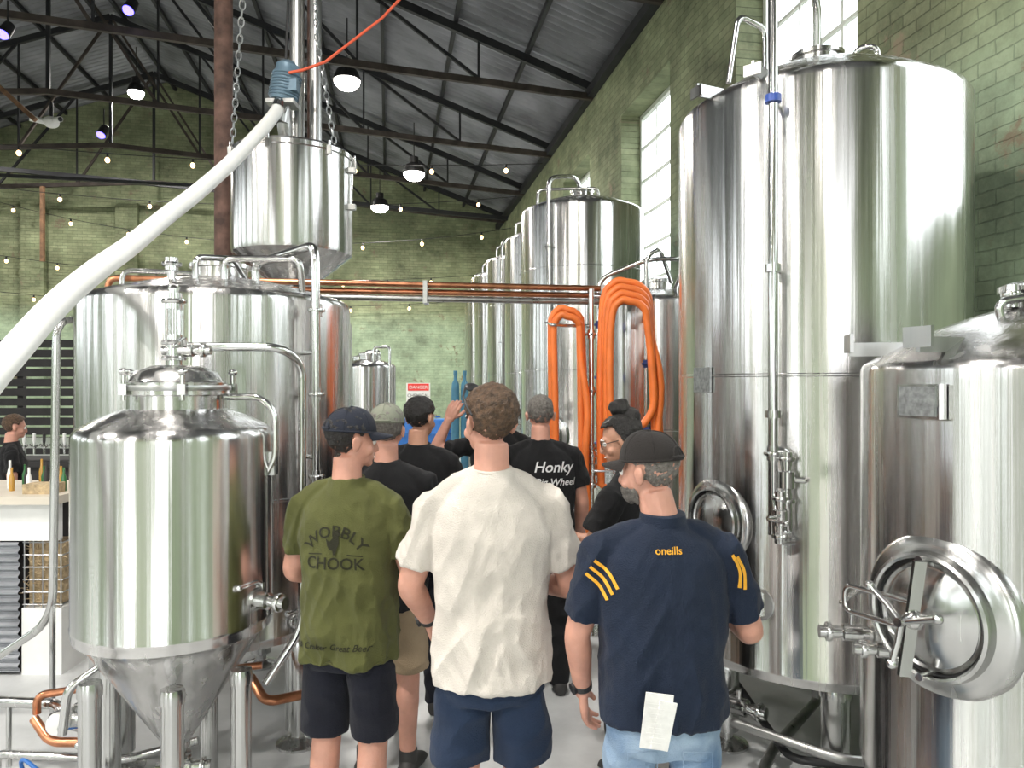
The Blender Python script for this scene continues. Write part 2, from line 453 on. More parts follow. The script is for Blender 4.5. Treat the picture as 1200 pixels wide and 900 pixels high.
# ------------------------------------------------------------------ fittings helpers
def ferrule(mb, p, d, r=0.03, m=1):
    p = V(p); d = V(d).normalized()
    mb.lathe(p, [(r, -0.03), (r, -0.01), (r*1.45, -0.008), (r*1.55, 0), (r*1.45, 0.008), (r, 0.01), (r, 0.03)], m, 20, tuple(d))
def valve(mb, p, d, up=(0, 0, 1), s=1.0, m=1):
    p = V(p); d = V(d).normalized(); up = V(up).normalized()
    mb.lathe(p, [(0.022*s, -0.09*s), (0.022*s, -0.04*s), (0.036*s, -0.035*s), (0.036*s, 0.035*s), (0.022*s, 0.04*s), (0.022*s, 0.09*s)], m, 18, tuple(d))
    ferrule(mb, p - d*0.09*s, d, 0.026*s, m); ferrule(mb, p + d*0.09*s, d, 0.026*s, m)
    mb.cyl(p, p + up*0.075*s, 0.012*s, m, 12)
    sdir = d.cross(up).normalized()
    mb.tube([p+up*0.07*s, p+up*0.085*s+sdir*0.03*s, p+up*0.085*s+sdir*0.13*s], 0.008*s, m, 8)
    mb.ell(p+up*0.085*s+sdir*0.135*s, (0.014*s,)*3, m)
    mb.lathe(p, [(0.015*s, 0.0), (0.03*s, 0.0)], m, 8, tuple(up))

def tank(name, c, r, z0, z1, dome, tip, legs, leg_r=0.055, seams=(), rtip=0.06, legin=0.9, neck=0.12, kr=0.05, legtop=None):
    par = empty(name, (c[0], c[1], 0))
    O = V((c[0], c[1], 0))
    prof = [(0.0, tip-0.02), (rtip, tip-0.02), (rtip, tip)]
    kk = 0.05
    dz = z0-tip; slope = math.atan2(dz, r-rtip)
    prof += [(r-kk*0.9, z0-kk*0.9*math.tan(slope)*0.55), (r-kk*0.35, z0-kk*0.35*math.tan(slope)*0.35), (r-0.004, z0+0.0), (r, z0+0.03)]
    prof += [(r+0.002, z0+0.034), (r+0.002, z0+0.044), (r, z0+0.048)]
    for sz in sorted(seams): prof += [(r, sz-0.008), (r+0.0035, sz-0.004), (r+0.0035, sz+0.004), (r, sz+0.008)]
    prof += [(r, z1-0.03), (r, z1)]
    for i in range(1, 8):
        a = math.radians(64*i/7); prof.append((r-kr+kr*math.cos(a), z1+kr*math.sin(a)))
    R0, zA = prof[-1]; zT = z1+dome
    for i in range(1, 15):
        u = i/14; rr = R0*(1-u)
        if rr < neck: break
        prof.append((rr, zA+(zT-zA)*(1-(1-u)**1.7)))
    zz = prof[-1][1]
    prof += [(neck, zz), (neck, zz+0.05), (neck*1.12, zz+0.055), (neck*1.12, zz+0.075), (neck*0.9, zz+0.085), (0.0, zz+0.11)]
    sh = MB(); sh.lathe(O, prof, 0, 96)
    obj('shell', sh, ['steel'], O, par, sharp=30)
    f = MB()
    for a in legs:
        a = math.radians(a); p = O + V((math.cos(a), math.sin(a), 0))*(r*legin)
        top = legtop if legtop else z0 - 0.02
        f.lathe(p, [(leg_r*0.55, 0.03), (leg_r*0.55, 0.07), (leg_r, 0.08), (leg_r, top)], 9, 24)
        f.lathe(p, [(leg_r*1.7, 0.0), (leg_r*1.7, 0.012), (leg_r*0.8, 0.035), (leg_r*0.6, 0.04)], 9, 24)
        f.lathe(p, [(leg_r*1.12, top-0.03), (leg_r*1.12, top+0.0), (leg_r*1.0, top+0.02)], 9, 24)
    f.cyl(O+V((0, 0, tip-0.09)), O+V((0, 0, tip)), rtip*0.7, 1)
    ferrule(f, O+V((0, 0, tip-0.06)), (0, 0, 1), rtip*0.75, 1)
    f.zn = zz; f.par = par; f.O = O; f.r = r
    return f
def fin(f, name='fittings'):
    obj(name, f, ['steel', 'polish', 'black', 'plate', 'sight', 'blueclamp', 'copper', 'white', 'dullsteel', 'satin'], f.O, f.par)

def manway(f, az, z, R=0.2, depth=0.07, handles=True, oval=1.0):
    n = V((az[0], az[1], 0)).normalized(); p = f.O + n*(f.r-0.035) + V((0, 0, z))
    f.lathe(p, [(R*1.36, 0.0), (R*1.32, 0.022), (R*1.24, 0.036), (R*1.12, 0.040), (R*1.04, 0.046), (R*1.02, 0.02+depth), (R*0.97, 0.024+depth), (R*0.93, 0.02+depth), (R*0.93, depth-0.015), (0, depth-0.015)], 9, 64, tuple(n))
    d = p+n*(depth-0.008)
    f.lathe(d, [(R*0.88, 0.0), (R*0.88, 0.010), (R*0.84, 0.016), (R*0.80, 0.008), (R*0.76, 0.010), (R*0.6, 0.024), (R*0.3, 0.034), (0.0, 0.038)], 9, 64, tuple(n))
    f.torus(d+n*0.006, R*0.91, 0.005, 2, tuple(n), 48)
    s = V((0, 0, 1)).cross(n).normalized(); u = V((0, 0, 1))
    if handles:
        q = d+n*0.075
        f.beam(q+s*0.02+u*R*0.95, q-s*0.03-u*R*0.95, 0.014, 0.034, 1)
        for e in (1, -1): f.cyl(q+u*R*.93*e-n*.02, q+u*R*.93*e-n*.07, 0.012, 1)
        f.cyl(d, d+n*0.14, 0.013, 1)
        f.ell(q, (0.028,)*3, 1)
        for a in (20, 140, 260):
            dd = s*math.cos(math.radians(a)) + u*math.sin(math.radians(a)); w = d+n*0.125
            f.tube([w, w+dd*0.06, w+dd*0.12+n*0.01], 0.009, 1, 10); f.ell(w+dd*0.125+n*0.01, (0.014,)*3, 1)
        f.tube(fillet([d-s*0.02+u*0.04+n*0.05, d-s*R*1.35+u*0.04+n*0.07, d-s*R*1.35-u*0.04+n*0.07, d-s*0.02-u*0.04+n*0.05], 0.03), 0.008, 1, 10)
        f.tube(fillet([p-s*R*1.15+u*0.02, p-s*R*1.3+n*0.06+u*0.02, p-s*R*1.3+n*0.12], 0.03), 0.010, 1, 10)

def arch(f, pts, r=0.012, fr=0.05, m=1): f.tube(fillet(pts, fr), r, m, 10)

# ------------------------------------------------------------------ tanks, right row
f = tank('beer_storage_tank', (1.586, 3.85), 0.70, 0.42, 3.10, 0.30, 0.26, [205, 255, 330, 60, 130], 0.062, [1.79], legin=0.86)
O = f.O
manway(f, (-0.884, -0.466), 1.10, 0.155, 0.045, handles=False)
n = V((-0.68, -0.73, 0)).normalized(); p = O+n*0.695+V((0, 0, 0.76))
f.lathe(p, [(0.075, 0), (0.075, 0.015), (0.062, 0.018), (0.06, 0.004), (0.0, 0.004)], 8, 28, tuple(n))
sx, sy = 1.126, 3.19
arch(f, [(sx, sy, 1.10), (sx, sy, 3.72), (1.55, 3.75, 3.72), (1.586, 3.85, 3.45)], 0.021, 0.14)
for z in (2.98, 2.25, 1.62):
    f.lathe((sx, sy, z), [(0.034, -0.016), (0.034, 0.016)], 5 if z > 2.9 else 1, 16); nn = (O-V((sx, sy, 0))).normalized()
    f.cyl((sx, sy, z), V((sx, sy, z))+nn*0.1, 0.012, 1)
ferrule(f, (sx, sy, 1.45), (0, 0, 1), 0.026)
valve(f, (sx+0.05, sy-0.02, 1.34), (0, 0, 1), (1, -0.4, 0), 1.0)
valve(f, (sx+0.02, sy-0.03, 1.18), (0, 0, 1), (-1, -0.4, 0), 0.9)
f.tube(fillet([(sx, sy, 1.46), (sx+0.06, sy-0.01, 1.46), (sx+0.06, sy-0.01, 1.12)], 0.03), 0.02, 1)
f.tube(fillet([(sx, sy, 1.3), (sx+0.01, sy-0.03, 1.08), (sx+0.08, sy-0.03, 1.08)], 0.03), 0.018, 1)
ferrule(f, (sx+0.03, sy-0.03, 1.10), (1, 0, 0), 0.024)
n = V((-0.93, -0.36, 0)).normalized(); p = O+n*0.708+V((0, 0, 1.77))
R = Matrix((V((0, 0, 1)).cross(n), V((0, 0, 1)), n)).transposed()
f.box(p, (0.13, 0.12, 0.012), 3, R)
for az in (205, 228, 110):
    a = math.radians(az); n = V((math.cos(a), math.sin(a), 0)); sN = V((-n.y, n.x, 0))
    R = Matrix((n, sN, V((0, 0, 1)))).transposed()
    f.box(O+n*0.70+V((0, 0, 3.15)), (0.16, 0.012, 0.06), 8, R); f.box(O+n*0.78+V((0, 0, 3.14)), (0.012, 0.08, 0.05), 8, R)
arch(f, [O+V((-0.30, -0.1, 3.30)), O+V((-0.30, -0.1, 3.55)), O+V((-0.45, -0.14, 3.6)), O+V((-0.5, -0.14, 3.26))], 0.014)
arch(f, [O+V((0.15, -0.1, 3.3)), O+V((0.15, -0.1, 3.45)), O+V((0.25, -0.14, 3.45)), O+V((0.25, -0.14, 3.25))], 0.014)
arch(f, [(1.0, 3.35, 0.22), (1.35, 3.0, 0.22), (1.75, 3.05, 0.2)], 0.022, 0.1, 8)
valve(f, (1.05, 3.42, 0.26), (1, -0.9, 0), (0, 0, 1), 1.1)
f.tube(fillet([O+V((0, 0, 0.16)), O+V((0, 0, 0.10)), O+V((-0.4, -0.5, 0.10)), O+V((-0.55, -0.75, 0.1))], 0.06), 0.024, 8)
f.tube(fillet([(1.05, 3.9, 0.36), (1.2, 3.2, 0.13), (1.9, 3.0, 0.13)], 0.06), 0.018, 2)
fin(f)

f = tank('fermentation_tank', (1.714, 2.35), 0.55, 0.46, 1.79, 0.22, 0.2, [160, 215, 280, 40], 0.055, [], legin=0.8, neck=0.13, kr=0.035)
O = f.O
manway(f, (-0.911, -0.411), 1.085, 0.178, 0.055)
n = V((-0.93, -0.36, 0)).normalized()
s_ = V((0, 0, 1)).cross(n); R = Matrix((s_, V((0, 0, 1)), n)).transposed()
f.box(O+n*0.565+V((0, 0, 1.70)), (0.14, 0.10, 0.03), 1, R); f.box(O+n*0.582+V((0, 0, 1.70)), (0.12, 0.085, 0.004), 3, R)
for az in (168, 203, 240):
    a = math.radians(az); n = V((math.cos(a), math.sin(a), 0)); sN = V((-n.y, n.x, 0))
    R = Matrix((n, sN, V((0, 0, 1)))).transposed()
    f.box(O+n*0.50+V((0, 0, 1.865)), (0.20, 0.012, 0.045), 8, R); f.box(O+n*0.60+V((0, 0, 1.885)), (0.012, 0.09, 0.06), 8, R)
for (dx, dy, h) in ((-0.16, -0.05, 0.04), (-0.05, -0.2, 0.03), (0.1, -0.12, 0.05)):
    f.cyl(O+V((dx, dy, f.zn)), O+V((dx, dy, f.zn+h)), 0.02, 1); ferrule(f, O+V((dx, dy, f.zn+h)), (0, 0, 1), 0.020)
arch(f, [O+V((-0.22, -0.1, 1.93)), O+V((-0.24, -0.1, 2.00)), O+V((-0.05, -0.14, 2.03)), O+V((0.1, -0.14, 2.01))], 0.012)
n = V((-0.97, 0.15, 0)).normalized(); p = O+n*0.6+V((0, 0, 0.93))
valve(f, p, n, (0, 0, 1), 0.8); valve(f, p+V((0.03, -0.16, 0)), n, (0, 0, 1), 0.7)
f.tube(fillet([O+V((0, 0, 0.12)), O+V((0, 0, 0.08)), O+V((-0.6, -0.1, 0.08))], 0.05), 0.022, 8)
fin(f)

f = tank('bright_beer_tank', (1.20, 6.1), 0.53, 0.45, 2.38, 0.16, 0.3, [200, 250, 320, 90], 0.05, [1.4])
O = f.O
arch(f, [(0.66, 5.62, 1.0), (0.66, 5.62, 2.55), (1.02, 5.5, 2.68), (1.30, 5.5, 2.68), (1.30, 5.9, 2.5)], 0.018, 0.1)
arch(f, [(1.0, 5.5, 0.9), (1.0, 5.5, 2.70), (1.1, 5.5, 2.76), (1.25, 5.8, 2.55)], 0.018, 0.08)
for z in (1.3, 1.8, 2.2): ferrule(f, (0.66, 5.62, z), (0, 0, 1), 0.024, 5); ferrule(f, (1.0, 5.5, z+.1), (0, 0, 1), 0.024, 5)
valve(f, (0.66, 5.6, 1.15), (0, 0, 1), (0, -1, 0)); valve(f, (1.0, 5.48, 1.15), (0, 0, 1), (-1, -1, 0))
for z in (1.6, 2.2): f.cyl((1.0, 5.5, z), (1.05, 5.62, z), 0.01, 1)
fin(f)

spec = [((0.80, 8.43), 0.69, 3.66), ((0.50, 10.36), 0.60, 3.72), ((0.20, 12.13), 0.60, 3.72), ((-0.10, 13.9), 0.60, 3.72), ((-0.4, 15.7), 0.6, 3.72)]
for i, (c, r, z1) in enumerate(spec):
    f = tank('beer_storage_tank', c, r, 0.5, z1, 0.22, 0.3, [200, 250, 320, 90], 0.06, [1.9, 3.0])
    O = f.O
    arch(f, [O+V((-r*0.6, -r*0.88, 1.0)), O+V((-r*0.6, -r*0.88, z1+0.28)), O+V((-0.1, -r*0.5, z1+0.36)), O+V((0.0, 0, z1+0.24))], 0.022, 0.12)
    arch(f, [O+V((-r*0.75, -r*0.3, z1+0.02)), O+V((-r*0.75, -r*0.3, z1+0.25)), O+V((0.15, -r*0.4, z1+0.25)), O+V((0.15, -r*0.4, z1+0.1))], 0.016, 0.08)
    manway(f, (-0.6, -0.8), 1.2, 0.18, 0.06, handles=False)
    for z in (1.6, 2.4, 3.2): ferrule(f, O+V((-r*0.6, -r*0.88, z)), (0, 0, 1), 0.03)
    valve(f, O+V((-r*0.6, -r*0.88, 1.2)), (0, 0, 1), (-1, 0, 0))
    fin(f)

# ------------------------------------------------------------------ tanks, left
f = tank('mash_tank', (-1.565, 3.97), 0.68, 0.52, 2.15, 0.17, 0.40, [325, 250, 180, 90, 20], 0.062, [1.2], legin=0.94, neck=0.14, kr=0.045)
O = f.O
arch(f, [(-1.30, 3.75, 2.27), (-1.30, 3.75, 2.36), (-0.95, 3.52, 2.41), (-0.93, 3.50, 2.35), (-0.93, 3.52, 1.30)], 0.021, 0.07)
arch(f, [(-1.40, 3.60, 2.25), (-1.40, 3.60, 2.36), (-1.02, 3.55, 2.35), (-1.02, 3.60, 2.2)], 0.017, 0.05)
arch(f, [(-1.52, 3.55, 2.24), (-1.52, 3.55, 2.36), (-1.40, 3.72, 2.38), (-1.40, 3.9, 2.3)], 0.015, 0.04)
arch(f, [(-1.95, 3.7, 2.22), (-1.95, 3.7, 2.32), (-1.6, 3.9, 2.33), (-1.6, 3.97, 2.3)], 0.013, 0.05)
for z in (2.1, 1.7): ferrule(f, (-0.93, 3.52, z), (0, 0, 1), 0.026)
for z in (1.9, 1.4): f.cyl((-0.93, 3.52, z), (-1.03, 3.60, z), 0.011, 1)
valve(f, (-0.93, 3.52, 1.22), (0, 0, 1), (1, -0.3, 0))
f.cyl((-1.62, 3.52, 2.2), (-1.62, 3.52, 2.34), 0.02, 1); ferrule(f, (-1.62, 3.52, 2.32), (0, 0, 1))
valve(f, (-0.95, 3.48, 0.62), (0.8, -0.5, 0), (0, 0, 1))
f.tube(fillet([(-1.2, 3.4, 0.40), (-1.1, 3.3, 0.33), (-0.75, 3.5, 0.33), (-0.55, 4.2, 0.33)], 0.05), 0.022, 6)
fin(f)

f = tank('lauter_tank', (-1.68, 5.78), 0.42, 0.5, 2.20, 0.10, 0.35, [200, 320, 90], 0.05, [])
arch(f, [f.O+V((0.1, -0.3, 2.26)), f.O+V((0.1, -0.3, 2.38)), f.O+V((0.34, -0.3, 2.38)), f.O+V((0.34, -0.25, 2.2))], 0.018)
fin(f)

f = tank('conical_fermenter', (-1.308, 2.883), 0.36, 0.81, 1.545, 0.15, 0.36, [228, 292, 340, 165, 90], 0.038, [], rtip=0.05, legin=0.86, neck=0.175, kr=0.05, legtop=0.66)
O = f.O
z = 1.66
f.lathe(O, [(0.175, z-0.02), (0.175, z+0.05), (0.195, z+0.055), (0.195, z+0.075), (0.185, z+0.08), (0.185, z+0.095), (0.17, z+0.10), (0.15, z+0.135), (0.09, z+0.16), (0.0, z+0.165)], 9, 48)
f.lathe(O, [(0.20, z+0.065), (0.203, z+0.075), (0.20, z+0.085), (0.19, z+0.085)], 8, 48)
for a in (20, 100, 170, 235, 300):
    a = math.radians(a); p = O+V((math.cos(a)*0.205, math.sin(a)*0.205, z+0.07))
    f.cyl(p-V((0, 0, .04)), p+V((0, 0, 0.06)), 0.009, 1); f.ell(p+V((0, 0, 0.065)), (0.018, 0.018, 0.014), 1)
    f.box(p, (0.03, 0.025, 0.04), 9)
c = O+V((0.0, -0.02, 0))
f.cyl(c+V((0, 0, z+0.15)), c+V((0, 0, z+0.27)), 0.024, 1); ferrule(f, c+V((0, 0, z+0.19)), (0, 0, 1), 0.03); ferrule(f, c+V((0, 0, z+0.25)), (0, 0, 1), 0.03)
f.cyl(c+V((0, 0, z+0.27)), c+V((0, 0, z+0.40)), 0.026, 4); ferrule(f, c+V((0, 0, z+0.41)), (0, 0, 1), 0.03)
f.cyl(c+V((0, 0, z+0.40)), c+V((0, 0, z+0.46)), 0.018, 1); f.torus(c+V((0, 0, z+0.46)), 0.018, 0.006, 1, (0, 1, 0), 16)
for a in range(4):
    q = c+V((0.033*math.cos(a*pi/2+.6), 0.033*math.sin(a*pi/2+.6), 0)); f.cyl(q+V((0, 0, z+0.25)), q+V((0, 0, z+0.42)), 0.004, 1)
valve(f, c+V((0.05, 0, z+0.22)), (1, 0, 0), (0, -0.5, 1), 0.7)
arch(f, [c+V((0.0, 0, z+0.235)), c+V((0.40, 0.06, z+0.235)), c+V((0.45, 0.16, z+0.17)), c+V((0.45, 0.16, 0.75)), c+V((0.32, 0.1, 0.55))], 0.017, 0.07)
arch(f, [O+V((0.19, 0, 1.70)), O+V((0.33, 0, 1.70)), O+V((0.385, 0.0, 1.64)), O+V((0.385, 0.0, 1.46)), O+V((0.35, 0, 1.4))], 0.013, 0.05)
f.box(O+V((0.37, 0.02, 1.44)), (0.025, 0.05, 0.09), 9)
valve(f, O+V((0.36, -0.08, 0.93)), (1, -0.4, 0), (0, 0, 1), 0.9)
ferrule(f, O+V((0.33, -0.1, 0.95)), (1, -0.4, 0), 0.035)
f.tube(fillet([O+V((0, 0, 0.28)), O+V((0, 0, 0.2)), O+V((-0.35, -0.05, 0.2))], 0.05), 0.022, 1)
valve(f, O+V((-0.17, -0.03, 0.2)), (1, 0.1, 0), (0, 0, 1), 0.9); valve(f, O+V((0.03, 0, 0.26)), (1, 0.1, 0), (0, -1, 0.2), 0.8)
f.tube(fillet([O+V((-0.25, -0.1, 0.68)), O+V((-0.34, -0.14, 0.62)), O+V((-0.36, -0.14, 0.45))], 0.04), 0.016, 1)
fin(f)

mb = MB()
mb.tube(fillet([(-2.6, 3.4, 0.30), (-2.05, 3.35, 0.30), (-2.0, 3.3, 0.24), (-1.75, 3.2, 0.24), (-1.72, 3.15, 0.42)], 0.06), 0.024, 0, 12)
mb.tube(fillet([(-2.12, 3.30, 0.28), (-2.12, 3.30, 0.36), (-1.75, 3.42, 0.38), (-1.2, 3.55, 0.40)], 0.05), 0.017, 1, 12)
mb.tube(fillet([(-2.10, 3.25, 0.28), (-2.0, 3.2, 0.20), (-1.85, 3.2, 0.20)], 0.05), 0.020, 1, 12)
valve(mb, (-1.82, 3.12, 0.34), (1, 0.1, 0), (0, -0.4, 1), 1.0, 0); valve(mb, (-1.72, 3.14, 0.30), (0, 0, 1), (-1, -0.5, 0), 1.1, 0)
mb.lathe((-1.88, 3.08, 0.34), [(0.042, 0), (0.046, 0.02), (0.042, 0.035), (0, 0.04)], 2, 24, (0, -1, 0.2))
mb.tube(catmull([(-2.0, 3.1, 0.01), (-2.02, 3.05, 0.2), (-1.8, 3.0, 0.12), (-1.75, 3.1, 0.3), (-1.95, 3.1, 0.3)]), 0.008, 3, 8)
mb.tube(fillet([(-2.3, 3.3, 0.01), (-2.3, 3.3, 0.1), (-1.7, 3.25, 0.1), (-1.4, 3.3, 0.16)], .04), 0.018, 0)
for x in (-2.3, -1.95): mb.cyl((x, 3.38, 0), (x, 3.38, 0.30), 0.012, 0)
obj('floor_pipework', mb, ['satin', 'copper', 'white', 'blueplastic'], (-1.9, 3.2, 0))

mb = MB()
mb.tube(fillet([(-2.31, 3.75, 1.90), (-2.31, 3.75, 2.02), (-2.30, 3.8, 2.08), (-2.28, 3.95, 2.09)], 0.06), 0.018, 0)
mb.tube(fillet([(-2.31, 3.75, 1.95), (-2.33, 3.75, 0.55), (-2.8, 3.85, 0.25), (-3.4, 4.0, 0.02)], 0.15), 0.02, 0)
mb.cyl((-2.33, 3.75, 0.0), (-2.33, 3.75, 0.65), 0.014, 0)
obj('steel_riser_pipe', mb, ['satin'], (-2.3, 3.75, 0))

# overhead pipes
mb = MB()
def OP(t, off, z): return V((-1.2, 5.15, 0)) + V((0.986, 0.165, 0))*t + V((-0.165, 0.986, 0))*off + V((0, 0, z))
mb.tube([OP(-1.40, 0, 2.455), OP(2.15, 0, 2.455)], 0.021, 0, 14)
mb.tube([OP(-1.40, 0.07, 2.41), OP(2.15, 0.07, 2.41)], 0.021, 0, 14)
mb.tube([OP(-1.2, 0.0, 2.355), OP(2.15, 0.0, 2.355)], 0.022, 1, 14)
mb.tube(fillet([OP(-1.35, 0, 2.455), OP(-1.50, 0, 2.455), OP(-1.50, 0, 0.02)], 0.08), 0.021, 0, 14)
for t in (-0.9, 0.6, 1.9):
    mb.box(OP(t, 0.03, 2.40), (0.03, 0.14, 0.16), 2)
obj('overhead_copper_pipes', mb, ['copper', 'dullsteel', 'dullsteel'], (-1.2, 5.15, 0))

# hopper
mb = MB(); hc = V((-1.69, 5.7, 0))
prof = [(0.0, 2.42), (0.13, 2.42), (0.13, 2.48), (0.445, 2.74), (0.452, 2.77), (0.452, 3.46), (0.46, 3.47), (0.46, 3.50), (0.44, 3.52), (0.2, 3.58), (0.0, 3.60)]
mb.lathe(hc, prof, 0, 80)
f = MB(); f.O = hc
for a in (10, 80, 150, 215, 265, 320):
    a = math.radians(a); p = hc+V((math.cos(a)*0.465, math.sin(a)*0.465, 3.46)); f.box(p, (0.03, 0.03, 0.06), 3); f.cyl(p, p+V((0, 0, 0.07)), 0.01, 1)
for z in (3.38, 3.1): f.box(hc+V((0.46, -0.05, z)), (0.07, 0.05, 0.04), 3)
f.lathe(hc, [(0.15, 2.42), (0.15, 2.45), (0.13, 2.45)], 1, 32)
for dx, r in ((0.05, 0.055), (0.19, 0.045)):
    f.cyl(hc+V((dx, -0.05, 3.54)), hc+V((dx, -0.05, 7.85)), r, 3, 20)
f.cyl(hc+V((0.12, 0.1, 3.54)), hc+V((0.12, 0.1, 7.85)), 0.035, 4, 20)
par = empty('grain_hopper', hc)
obj('shell', mb, ['steel'], hc, par, sharp=30)
obj('fittings', f, ['steel', 'polish', 'black', 'dullsteel', 'rust'], hc, par)

# auger motor + hose
mb = MB(); mc = V((-1.68, 5.42, -0.30))
mb.lathe(mc+V((0, 0, 4.12)), [(0.0, 0), (0.09, 0), (0.10, 0.02), (0.10, 0.20), (0.085, 0.22), (0.085, 0.26), (0.05, 0.29), (0, 0.29)], 0, 24, (0.15, 0, 1))
for i in range(8): mb.torus(mc+V((0.004*i+.004, 0, 4.15+0.022*i)), 0.103, 0.006, 0, (0.15, 0, 1), 24, 6)
mb.box(mc+V((0.09, -0.05, 4.22)), (0.07, 0.08, 0.1), 0)
mb.cyl(mc+V((-0.02, -0.01, 3.96)), mc+V((0, 0, 4.14)), 0.06, 1)
mb.box(mc+V((0.0, 0, 4.1)), (0.2, 0.16, 0.03), 1)
mb.tube(fillet([mc+V((0, 0, 4.05)), mc+V((0.0, 0.05, 3.9)), hc+V((0, -0.1, 3.54))], 0.06), 0.05, 1, 16)
mb.tube([mc+V((0.02, 0, 4.35)), mc+V((0.05, 0.1, 6.0)), mc+V((0.05, 0.3, 7.9))], 0.010, 2, 8)
obj('auger_motor', mb, ['bluemotor', 'dullsteel', 'black'], mc+V((0, 0, 4)))
mb = MB()
hp = [(-1.69, 5.36, 3.75), (-1.73, 5.20, 3.57), (-1.82, 4.90, 3.26), (-1.90, 4.50, 2.93), (-1.93, 4.1, 2.67), (-1.93, 3.75, 2.455), (-1.89, 3.35, 2.26), (-1.84, 3.0, 2.08), (-1.80, 2.7, 1.89), (-1.80, 2.45, 1.67), (-1.84, 2.2, 1.32), (-1.95, 2.0, 0.75), (-2.2, 1.95, 0.07), (-2.6, 2.0, 0.06)]
path = catmull(hp, 10)
mb.tube(path, [0.044+0.008*min(1, i/60) for i in range(len(path))], 0, 20)
mb.lathe(hp[0], [(0.056, -0.02), (0.056, 0.06)], 1, 20, (0.1, 0.5, 0.9))
obj('grain_transfer_hose', mb, ['hose', 'polish'], hp[6])

def chain(p0, p1, name, sag=0.0):
    mb = MB(); p0 = V(p0); p1 = V(p1); n = int((p1-p0).length/0.055)
    d = (p1-p0).normalized(); x, y, z = basis(d)
    for i in range(n):
        c = p0+(p1-p0)*((i+.5)/n); u = x if i % 2 else y
        pts = [c + d*0.034*math.cos(a) + u*0.018*math.sin(a) for a in [2*pi*k/10 for k in range(10)]]
        mb.tube(pts, 0.005, 0, 6, closed=True)
    obj(name, mb, ['chain'], p0)
chain((-2.08, 5.5, 3.54), (-1.78, 4.9, 4.35), 'lifting_chain'); chain((-1.78, 4.9, 4.35), (-2.0, 5.2, 7.0), 'lifting_chain')
chain((-1.32, 5.5, 3.54), (-1.45, 5.5, 4.3), 'lifting_chain'); chain((-1.45, 5.5, 4.3), (-1.55, 5.5, 7.0), 'lifting_chain')
mb = MB(); mb.tube([(-1.60, 5.30, 3.98), (-1.5, 5.30, 4.0), (-1.35, 5.35, 4.08), (-0.95, 5.4, 4.42), (0.6, 5.6, 6.2)], 0.011, 0, 8); obj('red_lifting_strap', mb, ['redstrap'], (-1.6, 5.5, 4.2))

mb = MB(); c = V((-2.34, 6.0, 0)); mb.lathe(c, [(0.16, 0), (0.16, 0.02), (0.072, 0.03), (0.072, 8.15), (0, 8.15)], 0, 28)
obj('rusted_column', mb, ['rust'], c)

# orange hoses on stand
mb = MB(); c = V((0.56, 5.22, 0))
mb.lathe(c, [(0.12, 0), (0.12, 0.012), (0.02, 0.015), (0.02, 2.42), (0, 2.43)], 0, 16)
mb.tube(fillet([c+V((-0.3, 0, 2.18)), c+V((-0.28, -0.10, 2.16)), c+V((-0.18, -0.02, 2.16)), c+V((0, 0, 2.16))], 0.03), 0.012, 0)
mb.tube(fillet([c+V((0.34, -0.10, 2.40)), c+V((0.26, -0.02, 2.37)), c+V((0, 0, 2.37))], 0.03), 0.012, 0)
for z in (1.3, 1.7, 2.1): ferrule(mb, c+V((0, 0, z)), (0, 0, 1), 0.03, 0)
valve(mb, c+V((0, -0.03, 1.15)), (0, 0, 1), (0, -1, 0), 1.1, 0)
obj('steel_hose_stand', mb, ['polish'], c)
def hose_coil(name, cx, y, hw, zt, zb, turns, r):
    mb = MB(); rs = random.Random(int(cx*100))
    for k_ in range(turns):
        o = 0.012+k_*0.045; w = hw-0.014*k_; zz = zt-0.05*k_; zbb = zb+0.16*k_*(1 if k_ % 2 else .6); rr = w*0.95
        dl = rs.uniform(-.03, .02); dr = rs.uniform(.0, .07)
        pts = [V((cx-w*1.0+dl, y-o, zbb)), V((cx-w*1.05+dl, y-o, zbb+(zz-zbb)*.4)), V((cx-w-.01, y-o, zz-rr*1.5))]
        pts += [V((cx+w*math.cos(a), y-o-.02*math.sin(a), zz-rr+rr*math.sin(a)+(.02 if math.cos(a) < 0 else 0))) for a in [pi-pi*q/8 for q in range(1, 8)]]
        pts += [V((cx+w*1.02, y-o, zz-rr*1.3)), V((cx+w*1.08+dr*.6, y-o, zbb+(zz-zbb)*.45)), V((cx+w*1.0+dr, y-o, zbb+.05)), V((cx+dr*.5, y-o, zbb-w*0.8))]
        P = catmull(pts+[pts[0]], 6)[:-1]
        mb.tube(P, r, 0, 12, closed=True)
    e = catmull([V((cx+hw*.9, y-.1, zt-.35)), V((cx+hw*1.35, y-.12, zt-.7)), V((cx+hw*1.2, y-.12, zb+.2)), V((cx+hw*1.5, y-.12, zb-.45)), V((cx+hw*1.0, y-.14, .05))], 8)
    mb.tube(e, r, 0, 12); mb.cyl(e[-1]-V((0, 0, .02)), e[-1]+V((0, 0, .09)), r*1.3, 1, 16)
    obj(name, mb, ['orange', 'polish'], (cx, y, zb))
hose_coil('orange_brewing_hose', 0.385, 5.22, 0.10, 2.27, 1.0, 2, 0.025)
hose_coil('orange_brewing_hose', 0.80, 5.18, 0.16, 2.46, 1.05, 4, 0.026)

